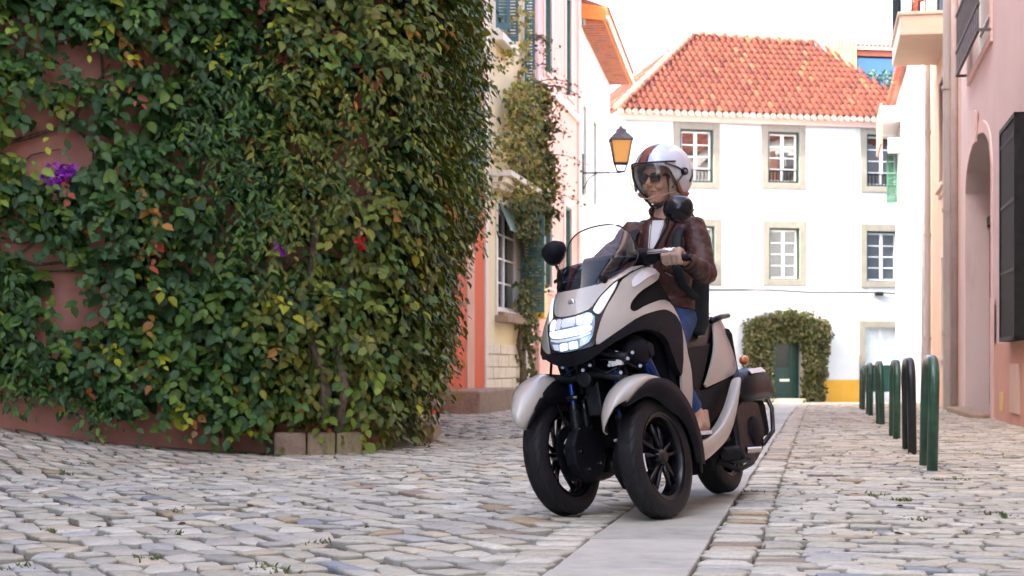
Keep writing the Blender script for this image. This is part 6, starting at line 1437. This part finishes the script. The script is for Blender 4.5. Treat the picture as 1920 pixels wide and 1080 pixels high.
    for sh, el, wr, s in ((sL, eL, wL, 1), (sR, eR, wR, -1)):
        jk.append(limb([chest.lerp(sh, .55) + V((0, 0, .02)), sh + V((0, .008 * s, .004)), sh.lerp(el, .3), sh.lerp(el, .7), el, el.lerp(wr, .25), el.lerp(wr, .6), wr.lerp(el, .12)], [.080, .070, .062, .056, .053, .052, .043, .036], 18))
    jo = remeshed(merge(*jk), 'jacket', MAT['jacket'], root, .006, 3, .022, .07, .5)
    m = jo.modifiers.new('d2', 'DISPLACE'); t = bpy.data.textures.new('fine_folds', 'CLOUDS'); t.noise_scale = .025; m.texture = t; m.strength = .006; m.mid_level = .5
    # waistband, collar, zip edges
    mb = MB(); mb.grid([[pel + V((.0, 0, .035 + dz)) + V((math.cos(a) * .135, math.sin(a) * .172, 0)) for a in np.linspace(0, 2 * math.pi, 40)] for dz in (0, .02, .045, .06)]); mb.build('waistband', MAT['jacket'], root, smooth=True, solid=.012)
    mb = MB(); rows = []
    for k, a in enumerate(np.linspace(.55, 2 * math.pi - .55, 26)):
        rows.append([nb + V((math.cos(a) * r_ - .004, math.sin(a) * r_ * 1.0, z)) for r_, z in ((.080, -.03), (.070, .0), (.066, .03), (.072, .045))])
    mb.grid(rows); mb.build('collar', MAT['jacket'], root, smooth=True, solid=.006, sub=1)
    # white shirt showing in the open neck: follows the chest, just proud of the jacket
    def front(y, z): # chest surface seen from the front, in the rider's frame
        zs = [1.05, 1.14, 1.20, 1.275, 1.322, 1.36]; rx = [.126, .130, .130, .112, .086, .070]; ry = [.15, .165, .168, .150, .098, .068]; cx = [-.88, -.86, -.85, -.845, -.84, -.838]; cy = [-.122, -.112, -.105, -.096, -.093, -.09]
        a, b, c, d = (float(np.interp(z, zs, q)) for q in (rx, ry, cx, cy)); yy = max(-.98, min(.98, (y) / b)); return V((c + a * math.sqrt(1 - yy * yy) + .012, d + y, z))
    mb = MB(); rows = []
    for z in np.linspace(1.10, 1.335, 12):
        hw = .003 + .026 * (z - 1.10) / .235; rows.append([front(y * hw + .005, z) for y in np.linspace(-1, 1, 7)])
    mb.grid(rows); mb.build('shirt', MAT['shirt'], root, smooth=True, solid=.004)
    for s in (1, -1):
        mb = MB(); rows = []
        for z in np.linspace(1.00, 1.345, 14):
            hw = .002 + max(0, .028 * (z - 1.08) / .235); rows.append([front(s * (hw + dy) + .005, z) + V((dx, 0, 0)) for dy, dx in ((-.003, .004), (.008, .012), (.028 + .02 * (z - 1.0), .010), (.038 + .02 * (z - 1), .0))])
        mb.grid(rows); mb.build('lapel', MAT['jacket'], root, smooth=True, solid=.004)
    mb = MB(); mb.tube([neck + V((math.cos(a) * .056, math.sin(a) * .056, -.02 + .012 * math.sin(a * 3))) for a in np.linspace(.9, 2 * math.pi - .9, 20)], [.016] * 20, 10); mb.build('scarf', MAT['scarf'], root, smooth=True)
    for s in (1, -1):                        # zip along both edges, chest seam and cuff zip
        mb = MB(); mb.tube([front(s * (.004 + max(0, .028 * (z - 1.08) / .235)) + .005, z) + V((.007, 0, 0)) for z in np.linspace(1.0, 1.335, 14)], .0028, 6); mb.build('zip', MAT['steel'], root, smooth=True)
        mb = MB(); mb.tube([front(s * .075, z) + V((-.004, 0, 0)) for z in np.linspace(1.02, 1.26, 12)], .0035, 6); mb.build('seam', MAT['jacket'], root, smooth=True)
        mb = MB(); mb.tube([front(s * (.05 + .05 * t), 1.10 - .03 * t) + V((-.002, 0, 0)) for t in np.linspace(0, 1, 6)], .003, 6); mb.build('pocket_zip', MAT['steel'], root, smooth=True)
    for wr, el in ((wL, eL), (wR, eR)):
        a_ = wr.lerp(el, .12); d_ = (el - wr).normalized(); mb = MB(); mb.tube([a_ - d_ * .008, a_ + d_ * .014], [.040, .040], 18, caps=False); mb.build('cuff', MAT['jacket'], root, smooth=True, solid=.003)
    # -- jeans
    jn = [loft([(pel - V((0, 0, .10)), .15, .115), (pel - V((0, 0, .03)), .172, .128), (pel + V((0, 0, .065)), .155, .118)], 24)]
    for hp, kn, an, s in ((hipL, kL, aL, 1), (hipR, kR, aR, -1)): jn.append(limb([hp - V((.04, 0, 0)), hp, hp.lerp(kn, .5), kn, kn.lerp(an, .4), an + (kn - an).normalized() * .03], [.094, .095, .082, .060, .052, .046], 18))
    remeshed(merge(*jn), 'jeans', MAT['jeans'], root, .007, 4, .012, .05)
    # -- shoes
    for an, s in ((aL, 1), (aR, -1)):
        d = V((1, 0, 0)); u = lean((0, 0, 1)); sd_ = lean((0, 1, 0)); sole = an - u * .085
        P_ = lambda x, y, z: sole + d * x + sd_ * y + u * z
        sh_ = merge(limb([P_(-.05, 0, .11), P_(-.045, 0, .05), P_(-.04, 0, .025)], [(.038, .042), (.037, .045), (.036, .05)], 14), limb([P_(-.075, 0, .03), P_(-.02, 0, .045), P_(.05, 0, .042), (P_(.12, 0, .028)), P_(.165, 0, .02)], [(.028, .026), (.036, .040), (.041, .036), (.043, .024), (.028, .014)], 14))
        remeshed(sh_, 'shoe', MAT['suede'], root, .005, 4, .004, .03)
        mb = MB(); ol = [(-.10, -.025), (-.10, .025), (-.03, .036), (.05, .038), (.12, .045), (.175, .03), (.19, 0), (.175, -.03), (.12, -.045), (.05, -.038), (-.03, -.036)]
        mb.add([P_(a, b, -.004) for a, b in ol] + [P_(a, b, .014) for a, b in ol], [tuple(range(11))[::-1], tuple(range(11, 22))] + [(i, (i + 1) % 11, 11 + (i + 1) % 11, 11 + i) for i in range(11)]); mb.build('shoe_sole', MAT['shirt'], root, smooth=40)
    # -- hair below the helmet
    mb = MB()
    for i in range(26):
        a = -2.6 + 3.6 * i / 25; r_ = .075 + random.uniform(-.008, .01); st = H_(-.045 + r_ * .5 * math.cos(a + 3.14) * -1, r_ * math.sin(a) * .95, -.06); st = H_(-.05 + .045 * math.cos(a + math.pi), .072 * math.sin(a + math.pi), -.07)
        L_ = random.uniform(.10, .24) if i > 12 else random.uniform(.08, .15); mb.tube([st, st + V((-.015, random.gauss(.012, .012), -L_ * .4)), st + V((-.03, random.gauss(.03, .02), -L_))], [.014, .013, .003], 7)
    mb.build('hair', MAT['hair'], root, smooth=True)
    mb = MB()
    for k in range(6): a0 = H_(.04 - .01 * k, .070 + .002 * k, .0 - .0 * k); mb.tube([H_(.045 - .012 * k, .066 + .003 * k, .02), H_(.040 - .012 * k, .070 + .003 * k, -.03), H_(.02 - .010 * k, .066, -.085), H_(-.01 - .01 * k, .058, -.13)], [.007, .008, .007, .003], 6)
    mb.build('hair', MAT['hair'], root, smooth=True)
    # -- helmet
    def hp_(az, el, r=1.0, dz=.022):         # az from straight ahead, el above the horizon
        ce = math.cos(el); x = .160 * ce * math.cos(az); y = .134 * ce * math.sin(az); z = .150 * math.sin(el)
        if z < 0: x *= 1 - .10 * (z / .14) ** 2; y *= 1 - .05 * (z / .14) ** 2
        return H_(x * r - .012, y * r, z * r + dz)
    def low(az):                             # lower rim: high over the face, down past the ears and at the nape
        a = abs(az); return R(np.interp(math.degrees(a), [0, 30, 52, 64, 76, 90, 130, 180], [17, 16, 8, -14, -34, -46, -46, -40]))
    mb = MB(); na, ne = 96, 26; v = []; fs = []; mi = []
    rows = []
    for i in range(na + 1):
        az = -math.pi + 2 * math.pi * i / na; lo = low(az); rows.append([hp_(az, lo + (math.pi / 2 - lo) * j / ne) for j in range(ne + 1)])
    mb.grid(rows)
    me_faces = len(mb.f)
    for q in range(me_faces):                # stripe colours by position across the crown
        c_ = sum((V(mb.v[i]) for i in mb.f[q]), V()) / 4; loc = HM.inverted() @ (c_ - head); y = loc.y
        mb.m[q] = 1 if -.026 < y < .010 and loc.z > .02 else (2 if ((.010 <= y < .024) or (-.036 < y <= -.026)) and loc.z > .02 else 0)
    hel = mb.build('helmet', [MAT['helmet'], MAT['stripe'], MAT['stripek']], root, smooth=True, solid=.022)
    hel.modifiers['s'].offset = -1
    mb = MB(); mb.tube([hp_(a, low(a), 1.0) for a in np.linspace(-math.pi, math.pi, 90)], .006, 8, caps=False); mb.build('helmet_rim', MAT['shades'], hel, smooth=True)
    mb = MB(); mb.grid([[hp_(a, low(a) + t, 1.012) for t in (0, .08, .18)] for a in np.linspace(R(68), R(292), 60)]); mb.build('helmet_leather_band', MAT['leather'], hel, smooth=True, solid=.01)
    mb = MB(); mb.grid([[H_(-.012 + .10 * math.cos(a) * k_ , .095 * math.sin(a) * k_, z) for k_, z in ((1.12, -.075), (1.0, -.10), (.8, -.112))] for a in np.linspace(R(70), R(290), 40)]); mb.build('helmet_liner', MAT['leather'], hel, smooth=True, solid=.012)
    mb = MB(); mb.grid([[H_(.02 - .02 * i, .083 + .012 * i, -.03 - .03 * j) for j in range(3)] for i in range(2)]); mb.grid([[H_(.045 - .03 * i, .074 + .006 * i, .0 - .035 * j) for j in range(4)] for i in range(3)]); mb.build('cheek_pad', MAT['glove'], hel, smooth=True, solid=.016)
    for s in (1, -1):                        # visor pivots, arms and vent slot
        p = hp_(s * R(84), R(2), 1.01); M_ = HM
        mb = MB(); n_ = (p - hp_(s * R(84), R(2), .8)).normalized(); mb.tube([p, p + n_ * .012], [.020, .017], 20); pv = mb.build('visor_pivot', MAT['shades'], hel, smooth=40)
        mb = MB(); mb.tube([p + n_ * .012, p + n_ * .016], [.009, .008], 16); mb.build('pivot_cap', MAT['steel'], pv, smooth=40)
        mb = MB(); mb.tube([p + n_ * .008, hp_(s * R(66), R(10), 1.06), hp_(s * R(46), R(17), 1.06)], [(.006, .004)] * 3, 8); mb.tube([p + n_ * .008, hp_(s * R(70), R(-14), 1.06), hp_(s * R(58), R(-27), 1.05)], [(.006, .004)] * 3, 8); mb.build('visor_arm', MAT['shades'], hel, smooth=True)
        mb = MB(); mb.tube([hp_(s * R(112), R(6), 1.012), hp_(s * R(110), R(-6), 1.012), hp_(s * R(104), R(-16), 1.012)], [(.006, .005)] * 3, 8); mb.build('helmet_slot', MAT['shades'], hel, smooth=True)
    rows = []
    for i in range(33):
        az = R(-66 + 132 * i / 32); lo_ = R(-47 + 14 * abs(az) / R(66)); rows.append([hp_(az, R(19) + (lo_ - R(19)) * j / 12, 1.07 + .05 * math.sin(math.pi * j / 12)) for j in range(13)])
    mb = MB(); mb.grid(rows); vz = mb.build('visor', MAT['visor'], hel, smooth=True, fix=False)
    mb = MB(); mb.tube([r_[-1] for r_ in rows], .0035, 6); mb.build('visor_edge', MAT['glove'], vz, smooth=True)
    mb = MB(); mb.tube([r_[0] for r_ in rows], (.006, .003), 6) if False else mb.tube([r_[0] for r_ in rows], .005, 6); mb.build('visor_edge', MAT['shades'], vz, smooth=True)
    mb = MB()
    for s in (1, -1): mb.tube([hp_(s * R(80), R(-38), .98), H_(.03, s * .062, -.105), H_(.062, s * .020, -.128), H_(.066, 0, -.130)], [(.004, .010)] * 4, 8)
    mb.tube([H_(.066, .012, -.130), H_(.085, .03, -.140)], [.007, .004], 6); mb.build('chin_strap', MAT['shades'], hel, smooth=True)
    # -- sunglasses
    sg = MB()
    for s in (1, -1):
        ring_ = [H_(.103 - .35 * (abs(s * .034 + .028 * math.cos(a) - 0)) ** 1.5, s * .034 + .0275 * math.copysign(abs(math.cos(a)) ** .8, math.cos(a)), .006 + .0225 * math.copysign(abs(math.sin(a)) ** .8, math.sin(a)) - .003 * math.cos(a) * s * 0) for a in [2 * math.pi * k / 24 for k in range(24)]]
        b = len(sg.v); sg.add(ring_ + [p - HM @ V((.008, 0, 0)) for p in ring_], [tuple(range(24)), tuple(range(24, 48))[::-1]] + [(i, (i + 1) % 24, 24 + (i + 1) % 24, 24 + i) for i in range(24)])
    sg.tube([H_(.100, -.01, .012), H_(.104, 0, .014), H_(.100, .01, .012)], .004, 8)
    for s in (1, -1): sg.tube([H_(.078, s * .060, .016), H_(.06, s * .074, .016), H_(.0, s * .083, .010)], [(.004, .007)] * 3, 8)
    sg.build('sunglasses', MAT['shades'], root, smooth=35)
    # -- black backpack on her back
    t = empty('backpack', (.447, 7.56, .010), (0, 0, YAW), label='flat black backpack worn by the scooter rider', cat='backpack')
    bk = loft([(V((-1.02, -.10, .80)), .15, .04), (V((-1.04, -.10, .86)), .165, .065), (V((-1.04, -.10, 1.05)), .165, .07), (V((-1.02, -.09, 1.20)), .155, .06), (V((-1.0, -.09, 1.26)), .12, .04)], 24); remeshed(bk, 'bag_body', MAT['fabric'], t, .008, 6, .006, .06)
    for s in (1, -1):
        mb = MB(); q = [V((-.98, -.095 + s * .10, 1.27)), V((-.86, -.095 + s * .105, 1.345)), V((-.745, -.10 + s * .112, 1.27)), V((-.715, -.11 + s * .118, 1.15)), V((-.76, -.12 + s * .150, 1.03)), V((-.90, -.12 + s * .17, .97))]
        mb.tube(q, [(.022, .006)] * 6, 8); mb.build('shoulder_strap', MAT['fabric'], t, smooth=True)
rider()
